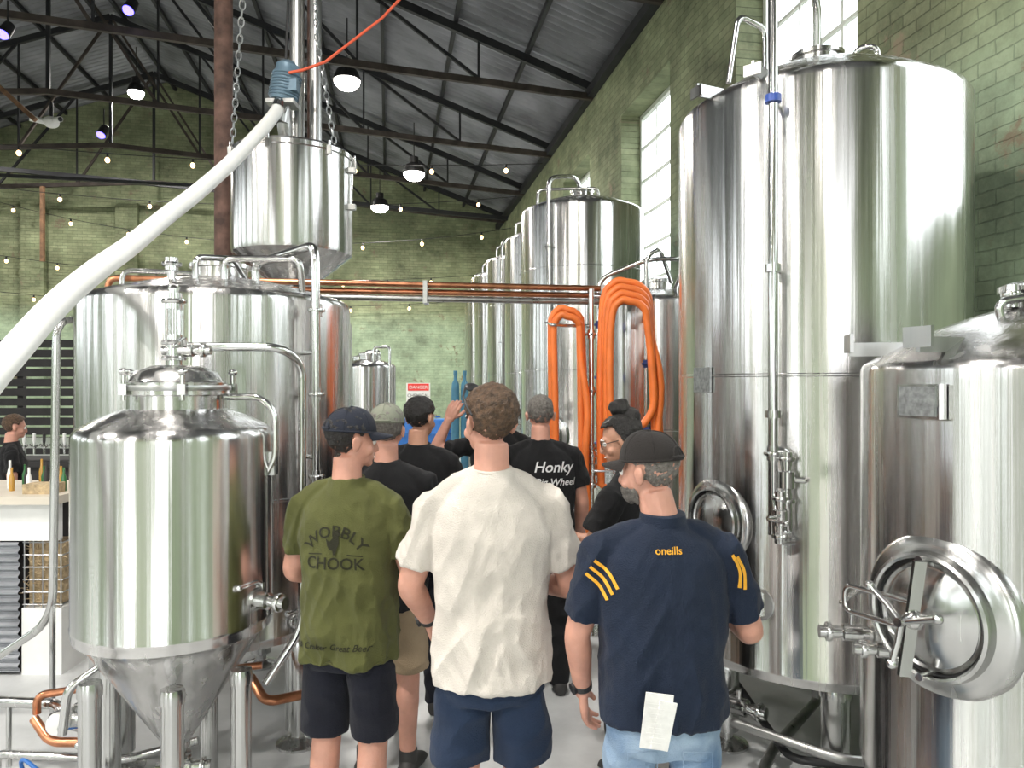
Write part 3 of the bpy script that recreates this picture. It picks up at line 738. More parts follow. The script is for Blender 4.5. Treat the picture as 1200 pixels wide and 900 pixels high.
for c in ((-1.78, 9.2), (-2.1, 10.3)):
    f = tank('bright_beer_tank', c, 0.33, 0.5, 1.95, 0.12, 0.3, [200, 320, 90], 0.04, [1.3])
    arch(f, [f.O+V((0.1, -0.2, 2.0)), f.O+V((0.1, -0.2, 2.2)), f.O+V((0.3, -0.25, 2.2)), f.O+V((0.3, -0.28, 1.0))], 0.018)
    fin(f)
mb = MB()
mb.box((0.85, YB-0.03, 1.38), (0.68, 0.03, 0.8), 0); mb.box((0.85, YB-0.05, 1.66), (0.6, 0.012, 0.2), 1)
obj('chemical_storage_sign', mb, ['white', 'red'], rotz=YAW)
def flat_text(txt, size, mat, loc, rotz, name, parent=None):
    cu = bpy.data.curves.new(name, 'FONT'); cu.body = txt; cu.size = size; cu.align_x = 'CENTER'; cu.extrude = 0.003
    o = bpy.data.objects.new(name, cu); COL.objects.link(o); o.data.materials.append(M[mat])
    o.location = loc; o.rotation_euler = (pi/2, 0, rotz)
    if parent:
        bpy.context.view_layer.update()
        o.parent = parent; o.matrix_parent_inverse = parent.matrix_world.inverted()
    return o
sg = bpy.data.objects['chemical_storage_sign']
flat_text('DANGER', 0.13, 'white', B(0.85, YB-0.06, 1.615), YAW, 'heading', sg)
flat_text('CHEMICAL\nSTORAGE', 0.13, 'ink', B(0.85, YB-0.05, 1.38), YAW, 'lettering', sg)
for x, y in ((-1.5, 15.0), (-2.1, 15.3)):
    mb = MB()
    for sx_ in (-0.4, 0, 0.4): mb.box((x, y+sx_, 0.05), (0.56, 0.1, 0.1), 1)
    mb.box((x, y, 0.12), (0.56, 1.0, 0.04), 1)
    P = [(0.0, 0.14), (0.28, 0.14), (0.29, 0.17), (0.29, 0.42), (0.30, 0.44), (0.29, 0.46), (0.29, 0.74), (0.30, 0.76), (0.29, 0.78), (0.29, 1.0), (0.27, 1.04), (0.0, 1.04)]
    mb.lathe((x, y, 0), P, 0, 32)
    mb.lathe((x, y, 0.2), [(0.0, 0.9), (0.05, 0.9), (0.05, 0.87)], 0, 12)
    obj('blue_drum', mb, ['blueplastic', 'timber'], (x, y, 0))
for i, x in enumerate((-0.98, -0.82)):
    mb = MB(); P = [(0, 0.0), (0.06, 0.0), (0.07, 0.03), (0.07, 1.65), (0.06, 1.76), (0.03, 1.82), (0.025, 1.9), (0.035, 1.9), (0.035, 1.98), (0, 1.98)]
    mb.lathe((x, 12.8, 0), P, 0, 24); obj('gas_cylinder', mb, ['bluegas'], (x, 12.8, 0))

# ------------------------------------------------------------------ bar at left
mb = MB()
mb.box((-3.2, 4.75, 1.06), (1.0, 0.75, 0.05), 0)
mb.box((-3.35, 4.80, 0.51), (0.8, 0.6, 1.02), 6)
mb.box((-3.2, 4.46, 0.92), (0.95, 0.05, 0.22), 1)
vs = []; fs = []; n = 96
for i in range(n+1):
    z = 0.02+0.78*i/n; o = 0.012*math.sin(2*pi*i/6)
    vs += [(-3.75, 4.44+o, z), (-2.96, 4.44+o, z)]
for i in range(n): fs.append([2*i, 2*i+1, 2*i+3, 2*i+2])
mb.add(vs, fs, 2)
mb.box((-2.83, 4.58, 0.20), (0.24, 0.26, 0.40), 1)
for i in range(5): mb.cyl((-2.94+i*.055, 4.46, 0.40), (-2.94+i*.055, 4.46, 0.82), 0.004, 7, 6)
for i in range(6): mb.cyl((-2.95, 4.46, 0.42+i*.075), (-2.71, 4.46, 0.42+i*.075), 0.004, 7, 6); mb.cyl((-2.71, 4.46, 0.42+i*.075), (-2.71, 4.7, 0.42+i*.075), 0.004, 7, 6)
rs = random.Random(3)
mb.box((-2.83, 4.6, 0.60), (0.20, 0.22, 0.36), 5)
for i in range(220):
    p = V((-2.83+rs.uniform(-.10, .10), 4.49-rs.uniform(0, .02), rs.uniform(0.42, .8))); d = V((rs.uniform(-1, 1), rs.uniform(-.3, 0), rs.uniform(-.6, .6))).normalized()*0.05
    mb.beam(p, p+d, 0.003, 0.003, 5)
for i in range(14):
    x = -3.22+i*0.036; y = 4.6+0.09*(i % 3); s2 = 1+.25*(i % 4 == 1)
    mb.lathe((x, y, 1.085), [(0.0, 0), (0.016, 0), (0.016, 0.08*s2), (0.007, 0.11*s2), (0.007, 0.145*s2), (0, 0.145*s2)], (3, 4, 8, 3, 6)[i % 5], 12)
mb.box((-2.86, 4.52, 1.115), (0.18, 0.13, 0.06), 5)
obj('bar_counter', mb, ['counter', 'white', 'galv', 'glassamber', 'white', 'straw', 'timber', 'chain', 'glassgreen'], (-3.2, 4.7, 0))
mb = MB()
mb.box((-4.1, 7.0, 0.5), (1.9, 0.5, 1.0), 0)
mb.box((-4.1, 7.0, 1.02), (2.0, 0.6, 0.05), 0); mb.box((-4.0, 6.95, 1.20), (1.3, 0.10, 0.10), 1)
for x in (-4.6, -3.4): mb.cyl((x, 6.95, 1.04), (x, 6.95, 1.18), 0.03, 1)
for i in range(14):
    x = -4.6+i*0.093; mb.cyl((x, 6.88, 1.18), (x, 6.82, 1.16), 0.012, 1, 10); mb.cyl((x, 6.83, 1.10), (x, 6.83, 1.19), 0.009, 1, 8)
    mb.lathe((x, 6.83, 1.19), [(0.007, 0), (0.013, 0.03), (0.014, 0.10), (0, 0.11)], 2 if i % 3 else 0, 10)
obj('beer_tap_bar', mb, ['timber', 'polish', 'white'], (-4.1, 7.0, 0))
mb = MB()
for i in range(18): mb.box((-7.3, 9.9-0.0, 0.08+i*0.13), (3.6, 0.05, 0.1), 0)
for x in (-9.0, -7.8, -6.6, -5.6): mb.box((x, 9.96, 1.2), (0.08, 0.07, 2.4), 0)
obj('slatted_screen', mb, ['timber'], (-7.3, 9.9, 0))

# ------------------------------------------------------------------ lights
def bay(x, y, z, e, r=0.22):
    p = B(x, y, z); mb = MB()
    mb.lathe(p, [(r, 0.0), (r*1.02, 0.02), (r*0.75, 0.16), (0.09, 0.2), (0.09, 0.32), (0, 0.33)], 0, 32)
    mb.lathe(p, [(r*0.93, -0.004), (r*0.9, -0.05), (r*.6, -.12), (0, -0.15)], 1, 32)
    mb.cyl(p+V((0, 0, 0.3)), p+V((0, 0, 1.0)), 0.01, 0, 8)
    obj('high_bay_lamp', mb, ['black', 'lampglow'], p)
    L = bpy.data.lights.new('lamp_light', 'AREA'); L.shape = 'DISK'; L.size = r*2; L.energy = e; L.color = (1, 0.96, 0.9)
    o = bpy.data.objects.new('lamp_light', L); COL.objects.link(o); o.location = p-V((0, 0, 0.18))
for x, y, z in ((-0.65, 12.1, 6.6), (-0.2, 18.0, 6.0), (0.5, 14.7, 5.9)): bay(x, y, z, 260)
for x, y in ((-5.5, 17.5), (-10, 17.0)): bay(x, y, 8.2 if x > -6 else 7.4, 350, 0.18)
for x in (-10, -5.9, -1.2):  # unseen rows above and behind the camera, added for extra light
    for y in (-3.5, 2.0): bay(x, y, 6.2, 300)
def spot_l(px, py, Y):
    p = V(((px-600)/867*Y, Y, 1.75+(450-py)/867*Y)); mb = MB()
    mb.lathe(p, [(0.08, 0), (0.085, 0.03), (0.07, 0.2), (0.03, 0.24), (0, 0.24)], 0, 20, (0.1, 0.5, 0.8)); mb.lathe(p, [(0.075, 0.0), (0.06, -.03), (0.0, -0.05)], 1, 20, (0.1, 0.5, 0.8))
    mb.cyl(p+V((0, .1, 0.15)), p+V((0, .1, 0.5)), 0.012, 0, 8)
    obj('stage_spotlight', mb, ['black', 'purple'], p)
spot_l(3, 40, 9.9); spot_l(118, 158, 13.2); spot_l(150, 12, 10.2)
mb = MB(); p = V((-8.1, 13.0, 6.35)); mb.ell(p, (0.13, 0.13, 0.10), 0); mb.cyl(p, p+V((0, 0, 0.35)), 0.03, 1); mb.tube([p+V((0.1, -0.05, 0.02)), p+V((0.25, -0.15, 0.0))], 0.05, 0, 14); mb.ell(p+V((0.25, -0.15, 0)), (0.04,)*3, 1)
mb.tube([p+V((-.1, -.05, 0)), p+V((-.28, -.15, .02))], 0.05, 0, 14)
obj('security_camera', mb, ['white', 'black'], p)
mb = MB()
def festoon(p0, p1, sag, nb):
    p0 = V(p0); p1 = V(p1); n = 40
    pts = [p0.lerp(p1, i/n) - V((0, 0, sag*4*(i/n)*(1-i/n))) for i in range(n+1)]
    mb.tube(pts, 0.008, 0, 6)
    for i in range(nb):
        t = (i+.5)/nb; q = p0.lerp(p1, t)-V((0, 0, sag*4*t*(1-t)))
        mb.cyl(q-V((0, 0, .09)), q, 0.02, 0, 8); mb.ell(q-V((0, 0, 0.12)), (0.042, 0.042, 0.05), 1, seg=10, ring=6)
for y0, y1, za, zb, sg_, nb in ((14.3, 14.3, 6.35, 6.1, 0.35, 10), (20.9, 20.9, 5.3, 4.9, 0.5, 12), (20.9, 18.0, 6.9, 5.6, 0.9, 10), (21.0, 21.0, 4.3, 4.2, 0.4, 9), (17.3, 17.3, 6.3, 6.2, 0.5, 8)):
    festoon(B(-11.5, y0, za), B(3.0, y1, zb), sg_, nb)
obj('festoon_string_lights', mb, ['black', 'bulb'], (0, 0, 0))
mb = MB(); mb.beam(B(-12, 19.2, 7.0), B(3.1, 19.2, 6.1), 0.1, 0.1); mb.beam(B(-12, 16, 5.9), B(-2.5, 16, 5.8), 0.06, 0.06)
mb.beam(B(-8.8, 13.0, 9.0), B(-5.6, 13, 6.0), 0.09, 0.07, 1); mb.beam(B(-8.5, 10.6, 8.5), B(-5.4, 10.6, 6.0), 0.07, 0.07, 1)
mb.beam(B(-8.2, 19.4, 6.5), B(-8.2, 19.4, 4.7), .08, .08, 1)
obj('roof_bracing', mb, ['truss', 'rustlite'], (0, 0, 0))

# ------------------------------------------------------------------ PEOPLE
def skinmat(name, c):
    m = simple(name, c, 0.5, 0, 0.14, 14, 0.15, 120)
    bs = m.node_tree.nodes['Principled BSDF']
    bs.inputs['Subsurface Weight'].default_value = 0.12; bs.inputs['Subsurface Radius'].default_value = (0.01, 0.004, 0.002); bs.inputs['Subsurface Scale'].default_value = 1.0
    return m
def cloth(name, c, rough=0.95): return simple(name, c, rough, 0, 0.14, 7, 0.45, 260, sheen=0.06, spec=0.25)
M['skin_a'] = skinmat('skin_fair', (0.52, 0.265, 0.195)); M['skin_b'] = skinmat('skin_tan', (0.44, 0.23, 0.155))
M['hair_br'] = simple('brown_hair', (0.085, 0.048, 0.026), 0.6, 0, 0.6, 70, 1.0, 200)
M['hair_bk'] = simple('black_hair', (0.012, 0.010, 0.009), 0.4, 0, 0.4, 60, 1.0, 200)
M['hair_gr'] = simple('grey_hair', (0.17, 0.155, 0.14), 0.7, 0, 0.4, 90, 1.0, 220)
M['c_olive'] = cloth('olive_cotton', (0.080, 0.084, 0.027)); M['c_cream'] = cloth('cream_cotton', (0.56, 0.515, 0.465)); M['c_navy'] = cloth('navy_polyester', (0.006, 0.013, 0.032), 0.65)
M['c_black'] = cloth('black_cotton', (0.010, 0.010, 0.011)); M['c_nshort'] = cloth('navy_chino', (0.016, 0.028, 0.058)); M['c_dshort'] = cloth('dark_chino', (0.010, 0.011, 0.018))
M['c_khaki'] = cloth('khaki_chino', (0.33, 0.25, 0.16)); M['c_cap'] = cloth('cap_twill', (0.018, 0.021, 0.032)); M['c_cap2'] = cloth('cap_mesh', (0.022, 0.019, 0.018)); M['c_cap3'] = cloth('cap_sage', (0.20, 0.21, 0.165))
M['c_yellow'] = cloth('yellow_trim', (0.80, 0.40, 0.04)); M['print'] = cloth('dark_print', (0.022, 0.022, 0.012)); M['printw'] = cloth('white_print', (0.68, 0.68, 0.68))
M['shoe'] = simple('shoe_leather', (0.03, 0.028, 0.027), 0.6); M['eyew'] = simple('eye_white', (0.8, 0.78, 0.75), 0.2); M['eyed'] = simple('iris', (0.05, 0.03, 0.02), 0.2); M['lip'] = simple('lips', (0.45, 0.16, 0.13), 0.45)
M['leather'] = simple('tan_leather', (0.12, 0.05, 0.02), 0.5)
m = cloth('denim', (0.20, 0.33, 0.52)); M['denim'] = m
nt = m.node_tree; b = nt.nodes['Principled BSDF']
tc = nt.nodes['Texture Coordinate']; nz = N(nt, 'ShaderNodeTexNoise'); nz.inputs['Scale'].default_value = 6; nz.inputs['Detail'].default_value = 8
nt.links.new(tc.outputs['Object'], nz.inputs['Vector']); rp = N(nt, 'ShaderNodeValToRGB')
rp.color_ramp.elements[0].position = .35; rp.color_ramp.elements[0].color = (0.10, 0.18, 0.31, 1); rp.color_ramp.elements[1].position = .68; rp.color_ramp.elements[1].color = (0.34, 0.44, 0.56, 1)
nt.links.new(nz.outputs['Fac'], rp.inputs[0]); nt.links.new(rp.outputs[0], b.inputs['Base Color'])

def remesh(mb, voxel, smooth=3, fac=0.5):
    me = bpy.data.meshes.new('tmp'); me.from_pydata([tuple(v) for v in mb.v], [], mb.f)
    bm = bmesh.new(); bm.from_mesh(me); bmesh.ops.recalc_face_normals(bm, faces=bm.faces); bm.to_mesh(me); bm.free()
    ob = bpy.data.objects.new('tmp', me); COL.objects.link(ob)
    md = ob.modifiers.new('r', 'REMESH'); md.mode = 'VOXEL'; md.voxel_size = voxel; md.use_smooth_shade = True
    if smooth:
        ms = ob.modifiers.new('s', 'SMOOTH'); ms.factor = fac; ms.iterations = smooth
    dg = bpy.context.evaluated_depsgraph_get(); dg.update()
    out = bpy.data.meshes.new_from_object(ob.evaluated_get(dg))
    bpy.data.objects.remove(ob); bpy.data.meshes.remove(me)
    return out

def child(name, me, parent, mats):
    me.materials.clear()
    for mt in mats: me.materials.append(M[mt])
    me.polygons.foreach_set('use_smooth', [True]*len(me.polygons))
    ob = bpy.data.objects.new(name, me); COL.objects.link(ob); ob.parent = parent
    return ob

def folds(me, amp, fn):
    vs = me.vertices; nr = [v.normal.copy() for v in vs]
    for v, n_ in zip(vs, nr):
        v.co += n_ * amp * fn(v.co)
    me.update()

def hand(mb, W, f, nrm, side, curl=0.5, thumb=1):
    f = f.normalized(); nrm = (nrm - f*nrm.dot(f)).normalized(); sd = f.cross(nrm).normalized()*side
    Ls = [0.070, 0.080, 0.075, 0.058]
    for i in range(4):
        o = (1.5-i)*0.0215
        kn = W+f*(0.088-0.004*abs(i-1))+sd*o
        mb.tube([W+sd*o*0.55-f*0.01, W+f*0.045+sd*o*0.85, kn], [0.015, 0.0155, 0.0115], 0, 10)
        p = kn; d = f.copy(); pts = [kn]
        for j, q in enumerate((0.45, 0.31, 0.24)):
            a = curl*(0.6+0.35*j)
            d = (d*math.cos(a) + nrm*math.sin(a)).normalized()
            p = p+d*Ls[i]*q; pts.append(p)
        mb.tube(catmull(pts, 3), [0.0105 - 0.0028*k_/(3*3) for k_ in range(10)], 0, 8)
        mb.ell(pts[-1], (0.0078,)*3, 0, seg=8, ring=6)
    t0 = W+f*0.02+sd*0.022; t1 = t0+(sd*0.75+f*0.65+nrm*0.25).normalized()*0.04; t2 = t1+(sd*0.35+f*0.85+nrm*0.4).normalized()*0.032; t3 = t2+(sd*0.1+f*0.9+nrm*0.5).normalized()*0.024
    mb.tube([t0, t1, t2, t3], [0.016, 0.0135, 0.011, 0.009], 0, 10); mb.ell(t3, (0.009,)*3, 0, seg=8, ring=6)

def person(name, loc, H, heading=0, hyaw=0, hpitch=0, w=1.0, belly=0.0, shirt='c_black', pants='c_black', ptype='trousers', skin='skin_a', hair='hair_br', hairstyle='short',
           armR=None, armL=None, cap=None, vox=0.007, female=False, hshift=(0, 0), hem=0.80, nfold=1.0, sleeve=0.62, seed=0, shem=0.50):
    s = H/1.74; HS = 0.93
    par = empty(name, (loc[0], loc[1], 0), math.radians(heading), s)
    ww = w*(0.9 if female else 1.0)
    dR = armR or ((0.20, 0.05, -1), (0.05, 0.55, -0.8)); dL = armL or ((-0.20, 0.05, -1), (-0.05, 0.55, -0.8))
    joints = []
    for sg_, dd in ((1, dR), (-1, dL)):
        S = V((0.170*ww*sg_, -0.005, 1.375)); E = S + V(dd[0]).normalized()*0.285; W_ = E + V(dd[1]).normalized()*0.245
        joints.append((sg_, S, E, W_, dd))
    piv = V((0, -0.015, 1.50)); sh = V((hshift[0], hshift[1], 0))
    HR = Matrix.Rotation(math.radians(hyaw), 3, 'Z') @ Matrix.Rotation(math.radians(hpitch), 3, 'X')
    def h2l(p): return HR @ ((V(p)-piv)*HS) + piv + sh
    def l2h(p): return (HR.transposed() @ (V(p)-piv-sh))/HS + piv
    b_ = MB()
    tr = [(0, 0, .86, .140*ww, .095), (0, 0, .95, .145*ww, .10+belly*.5), (0, .0, 1.08, .140*ww, .095+belly*.7), (0, 0, 1.25, .155*ww, .10), (0, -.005, 1.34, .155*ww, .092), (0, -.01, 1.40, .12*ww, .07), (0, -.012, 1.46, .06, .055)]
    b_.loft(tr)
    b_.tube([V((0, -.022, 1.42)), V((0, -.018, 1.48))+sh*0.3, V((0, -.012, 1.56))+sh], [.064, .057, .054] if not female else [.053, .048, .044], 0, 18)
    def E_(c, r, R=None): b_.ell(h2l(c), tuple(q*HS for q in r), 0, HR @ R if R is not None else HR, 20, 14)
    E_((0, -.015, 1.663), (.077, .096, .090)); E_((0, .022, 1.615), (.065, .069, .088)); E_((0, .040, 1.563), (.047, .048, .036)); E_((0, .073, 1.543), (.022, .018, .018))
    E_((0, .099, 1.600), (.014, .018, .016)); b_.tube([h2l((0, .085, 1.645)), h2l((0, .103, 1.603))], [.009, .012], 0, 10)
    E_((0, .078, 1.655), (.048, .014, .012)); E_((0, .086, 1.567), (.024, .011, .010)); E_((.045, .055, 1.595), (.022, .022, .022)); E_((-.045, .055, 1.595), (.022, .022, .022))
    for q in (1, -1):
        E_((.083*q, -.010, 1.622), (.010, .021, .033), Matrix.Rotation(0.25*q, 3, 'Z') @ Matrix.Rotation(-0.15, 3, 'X')); E_((.090*q, -.020, 1.632), (.007, .016, .022), Matrix.Rotation(0.5*q, 3, 'Z'))
    k_ = 0.85 if female else 1.0
    for sg_, S, E, W_, dd in joints:
        b_.tube(catmull([S+V((-.03*sg_, 0, .0)), S+(E-S)*.35, S+(E-S)*.75, E, E+(W_-E)*.25, E+(W_-E)*.65, W_, W_+(W_-E).normalized()*.015], 4), [x*k_ for x in _interp([.052, .050, .045, .041, .043, .035, .027, .026], 4)], 0, 16)
    for q in (1, -1):
        hx = .085*ww
        b_.tube(catmull([(hx*q, 0, .90), (hx*q*1.05, .005, .72), (hx*q*1.08, .012, .50), (hx*q*1.1, -.010, .36), (hx*q*1.12, -.006, .2), (hx*q*1.15, -.005, .07)], 4), _interp([.068, .072, .056, .057, .042, .037], 4), 0, 18)
    body = remesh(b_, vox, 3)
    child('body', body, par, [skin])
    for sg_, S, E, W_, dd in joints:
        hb = MB(); fd = (W_-E).normalized()
        hb.tube([W_-fd*.05, W_, W_+fd*.012], [.028*k_, .0265*k_, .025*k_], 0, 14)
        pn = V(dd[2]) if len(dd) > 2 else V((-sg_, 0, -0.1)); cu = dd[3] if len(dd) > 3 else .55
        hand(hb, W_+fd*.01, fd, pn, dd[4] if len(dd) > 4 else sg_, cu)
        child('hand', remesh(hb, .0038, 2), par, [skin])
    fb = MB()
    for q in (1, -1):
        fb.ell(h2l((.031*q, .078, 1.632)), (.0120,)*3, 0, seg=12, ring=8); fb.ell(h2l((.031*q, .0865, 1.632)), (.0062, .005, .0062), 1, HR, seg=10, ring=6)
        fb.tube([h2l((.014*q, .091, 1.652)), h2l((.032*q, .092, 1.657)), h2l((.05*q, .078, 1.652))], [.003, .0045, .002], 2, 6)
    fb.ell(h2l((0, .0935, 1.5665)), (.022, .0065, .003), 3, HR, 12, 8)
    child('face_details', mesh_from(fb, 'f', ['eyew', 'eyed', hair, 'lip']), par, ['eyew', 'eyed', hair, 'lip'])
    def shell(nm, region, th, mat, nzs=60):
        bm = bmesh.new(); bm.from_mesh(body); bm.normal_update()
        cos = {}; kill = []
        for v in bm.verts:
            h = l2h(v.co); cos[v.index] = h
            if not region(h): kill.append(v)
        nrm = {v.index: v.normal.copy() for v in bm.verts}
        for v in bm.verts:
            if v.co.z > 1.45 and region(cos[v.index]):
                v.co += nrm[v.index]*(th(cos[v.index]) + 0.006*noise.noise(v.co*nzs) + .004*noise.noise(v.co*nzs*2.3))
        bmesh.ops.delete(bm, geom=kill, context='VERTS')
        me = bpy.data.meshes.new(nm); bm.to_mesh(me); bm.free()
        ob = child(nm, me, par, [mat])
        md = ob.modifiers.new('sol', 'SOLIDIFY'); md.thickness = .006; md.offset = -1
    def ztop(h, lo, hi):
        t = min(1, max(0, (h.y+.035)/.085)); return lo + (hi-lo)*t + .006*noise.noise(h*70)
    def ztopf(h, lo, hi):
        t = min(1, max(0, (h.y+.045)/.065)); return lo + (hi-lo)*t
    ear = lambda h: (abs(h.x) > .079 and h.z < 1.664 and h.y > -.045)
    if hairstyle in ('short', 'thin'):
        shell('hair', lambda h: h.z > ztop(h, 1.578, 1.712) and h.z < 1.9 and not ear(h) and h.z > 1.5, lambda h: (.002 + .013*max(0, min(1, (h.z-1.60)/.10)))*(0.45 if hairstyle == 'thin' else 1), hair)
    elif hairstyle == 'bun':
        shell('hair', lambda h: h.z > ztopf(h, 1.57, 1.705) and h.z > 1.5, lambda h: .010+.006*max(0, min(1, (h.z-1.6)/.1)), hair, 25)
        hb = MB(); hb.ell(h2l((0, -.035, 1.79)), (.045, .045, .042)); hb.ell(h2l((.02, -.055, 1.80)), (.030, .028, .036)); hb.ell(h2l((-.02, -.01, 1.80)), (.032, .028, .030)); hb.ell(h2l((0, -.08, 1.72)), (.05, .04, .06))
        hm = remesh(hb, .005, 2); folds(hm, .006, lambda c: noise.noise(c*45)); child('hair_bun', hm, par, [hair])
    elif hairstyle == 'beard':
        shell('hair', lambda h: h.z > ztop(h, 1.585, 1.715) and not ear(h) and h.z > 1.5, lambda h: .002, hair)
        shell('beard', lambda h: 1.52 < h.z < 1.585-abs(min(0, h.y-.05))*.1 and h.y > .012 and not (abs(h.x) < .018 and h.y > .09), lambda h: .005, hair)
    if cap:
        cb = MB(); seg = 40; rx, ry, rz = .090, .110, .100; c0 = V((0, -.014, 1.668)); vs = []; fs = []; nr = 12
        for i in range(nr+1):
            a = (pi/2)*i/nr
            for j in range(seg):
                t = 2*pi*j/seg; cc = math.cos(a)**0.8
                tall = 1.0+0.06*max(0, math.sin(t))
                vs.append(h2l(c0+V((rx*cc*math.cos(t), ry*cc*math.sin(t), rz*math.sin(a)*tall*(1-0.02*math.cos(6*t)**8)))))
        for i in range(nr):
            for j in range(seg):
                l = (j+1) % seg; fs.append([i*seg+j, i*seg+l, (i+1)*seg+l, (i+1)*seg+j])
        cb.add(vs, fs, 0)
        band = [h2l(c0+V((rx*1.005*math.cos(2*pi*j/40), ry*1.005*math.sin(2*pi*j/40), .004))) for j in range(40)]
        cb.tube(band, .0035, 0, 6, closed=True)
        for q in range(3):
            t0 = q*pi/3+pi/6
            cb.tube([h2l(c0+V((rx*1.004*math.cos(a)**.8*math.cos(t0) if a <= pi/2 else -rx*1.004*math.cos(pi-a)**.8*math.cos(t0), ry*1.004*(math.cos(a)**.8 if a <= pi/2 else -math.cos(pi-a)**.8)*math.sin(t0), rz*1.01*math.sin(a)))) for a in [0.05+(pi-.1)*k2/20 for k2 in range(21)]], .0016, 0, 5)
        cb.ell(h2l(c0+V((0, 0, rz+.002))), (.008, .008, .005), 0)
        for top in (0, -.004):
            vs = []; nu, nv = 16, 6
            for i in range(nu+1):
                u = -1+2*i/nu
                for j in range(nv+1):
                    v_ = j/nv; th = u*1.1
                    vs.append(h2l(c0+V((rx*1.0*math.sin(th)*(1-.02*v_), ry*math.cos(th)*0.98+.078*v_*math.sqrt(max(0, 1-u*u*.92)), .006+top-.012*v_-.022*u*u*1.0*v_))))
            fs = []
            for i in range(nu):
                for j in range(nv): a = i*(nv+1)+j; fs.append([a, a+1, a+nv+2, a+nv+1])
            cb.add(vs, fs, 0)
        cb.tube([h2l(c0+V((rx*1.02*math.sin(t), -ry*1.02*math.cos(t), .012))) for t in [-.45+.1*k2 for k2 in range(10)]], .006, 0, 6)
        pts = [h2l(c0+V((.030*math.cos(a), -ry*1.0*math.cos(.3*math.cos(a))+.012*math.sin(a), .016+.030*math.sin(a)))) for a in [pi*k2/10 for k2 in range(11)]]
        cb.tube(pts, .004, 1, 6)
        child('cap', mesh_from(cb, 'cap', [cap, 'black'], sharp=50), par, [cap, 'black'])
    # shirt
    t_ = MB(); bl = belly
    lv = [(0, .0, hem, .180*ww, .126+bl*.8), (0, .0+bl*.3, .90, .178*ww, .128+bl), (0, .004+bl*.35, 1.05, .174*ww, .124+bl), (0, 0+bl*.1, 1.18, .182*ww, .124+bl*.5), (0, -.006, 1.28, .186*ww, .120), (0, -.010, 1.36, .172*ww, .104), (0, -.013, 1.41, .135*ww, .086), (0, -.014, 1.455, .080, .070), (0, -.014, 1.480, .066, .063)]
    if female: lv = [(a, b2+(.02 if 1.15 < z_ < 1.35 else 0), z_, (h_*.88 if z_ < 1.15 else h_), d_+(.012 if 1.15 < z_ < 1.35 else 0)) for a, b2, z_, h_, d_ in lv]
    L2 = []
    for i in range(len(lv)-1):
        for q in (0, .5): L2.append(tuple(lv[i][j]*(1-q)+lv[i+1][j]*q for j in range(5)))
    L2.append(lv[-1]); t_.loft(L2)
    for sg_, S, E, W_, dd in joints:
        up = (E-S)
        t_.tube([V((.040*sg_, -.014, 1.452)), V((.10*sg_*ww, -.010, 1.424)), S+V((-.005*sg_, 0, .004))], [.036, .046, .054], 0, 16)
        t_.tube(catmull([S+V((-.05*sg_, 0, -.01)), S, S+up*sleeve*.5, S+up*sleeve], 4), _interp([.056, .060, .063, .069], 4), 0, 22)
    shirt_me = remesh(t_, vox*.85, 4)
    sd = V((seed*3.1, seed*1.7, seed*0.7))
    def ff(c):
        a = noise.noise(V((c.x*7+c.z*2.0, c.y*5, c.z*4.5-c.x*2.5))+sd); b2 = noise.noise(V((c.x*13-c.z*3, c.y*10, c.z*7+abs(c.x)*9))+sd)
        d2 = noise.noise(V((c.x*22+c.z*9, c.y*16, c.z*13-abs(c.x)*14))+sd)
        lo = max(0, min(1, (1.30-c.z)/.4)); sl_ = max(0, min(1, (abs(c.x)-.15*ww)/.05))
        r1 = 1-abs(a)*3; r2 = 1-abs(b2)*3; r3 = 1-abs(d2)*3
        return (r1*.6+r2*.5+r3*.2-.45)*(0.5+.75*max(lo, sl_))
    folds(shirt_me, .0125*nfold, ff)
    child('shirt', shirt_me, par, [shirt])
    bvh = BVHTree.FromPolygons([v.co.copy() for v in shirt_me.vertices], [tuple(p.vertices) for p in shirt_me.polygons])
    cb = MB(); cb.torus((0, -.013, 1.478), .062, .006, 0, (0, -.12, 1), 28, 8); child('collar', mesh_from(cb, 'c', []), par, [shirt])
    p_ = MB(); hx = .085*ww
    p_.loft([(0, 0, .76, .150*ww, .110), (0, -.003, .82, .156*ww, .114+bl*.3), (0, -.002, .88, .150*ww, .108+bl*.4), (0, 0, .93, .140*ww, .098+bl*.4)])
    if ptype == 'shorts':
        for q in (1, -1): p_.tube(catmull([(hx*q*.85, 0, .86), (hx*q*1.0, .0, .76), (hx*q*1.1, .006, (.76+shem)/2), (hx*q*1.14, .01, shem)], 4), _interp([.078, .087, .089, .091], 4), 0, 22)
    else:
        for q in (1, -1): p_.tube(catmull([(hx*q*.85, 0, .86), (hx*q*1.0, .0, .74), (hx*q*1.07, .01, .50), (hx*q*1.1, -.004, .30), (hx*q*1.14, -.004, .06)], 4), _interp([.078, .085, .072, .068, .062], 4), 0, 22)
    pm = remesh(p_, vox, 3)
    folds(pm, .007, lambda c: (1-abs(noise.noise(V((c.x*9, c.y*9, c.z*9))+sd))*3.2)*(1 if c.z < hem-.03 else .1))
    child('trousers' if ptype != 'shorts' else 'shorts', pm, par, [pants])
    sb = MB()
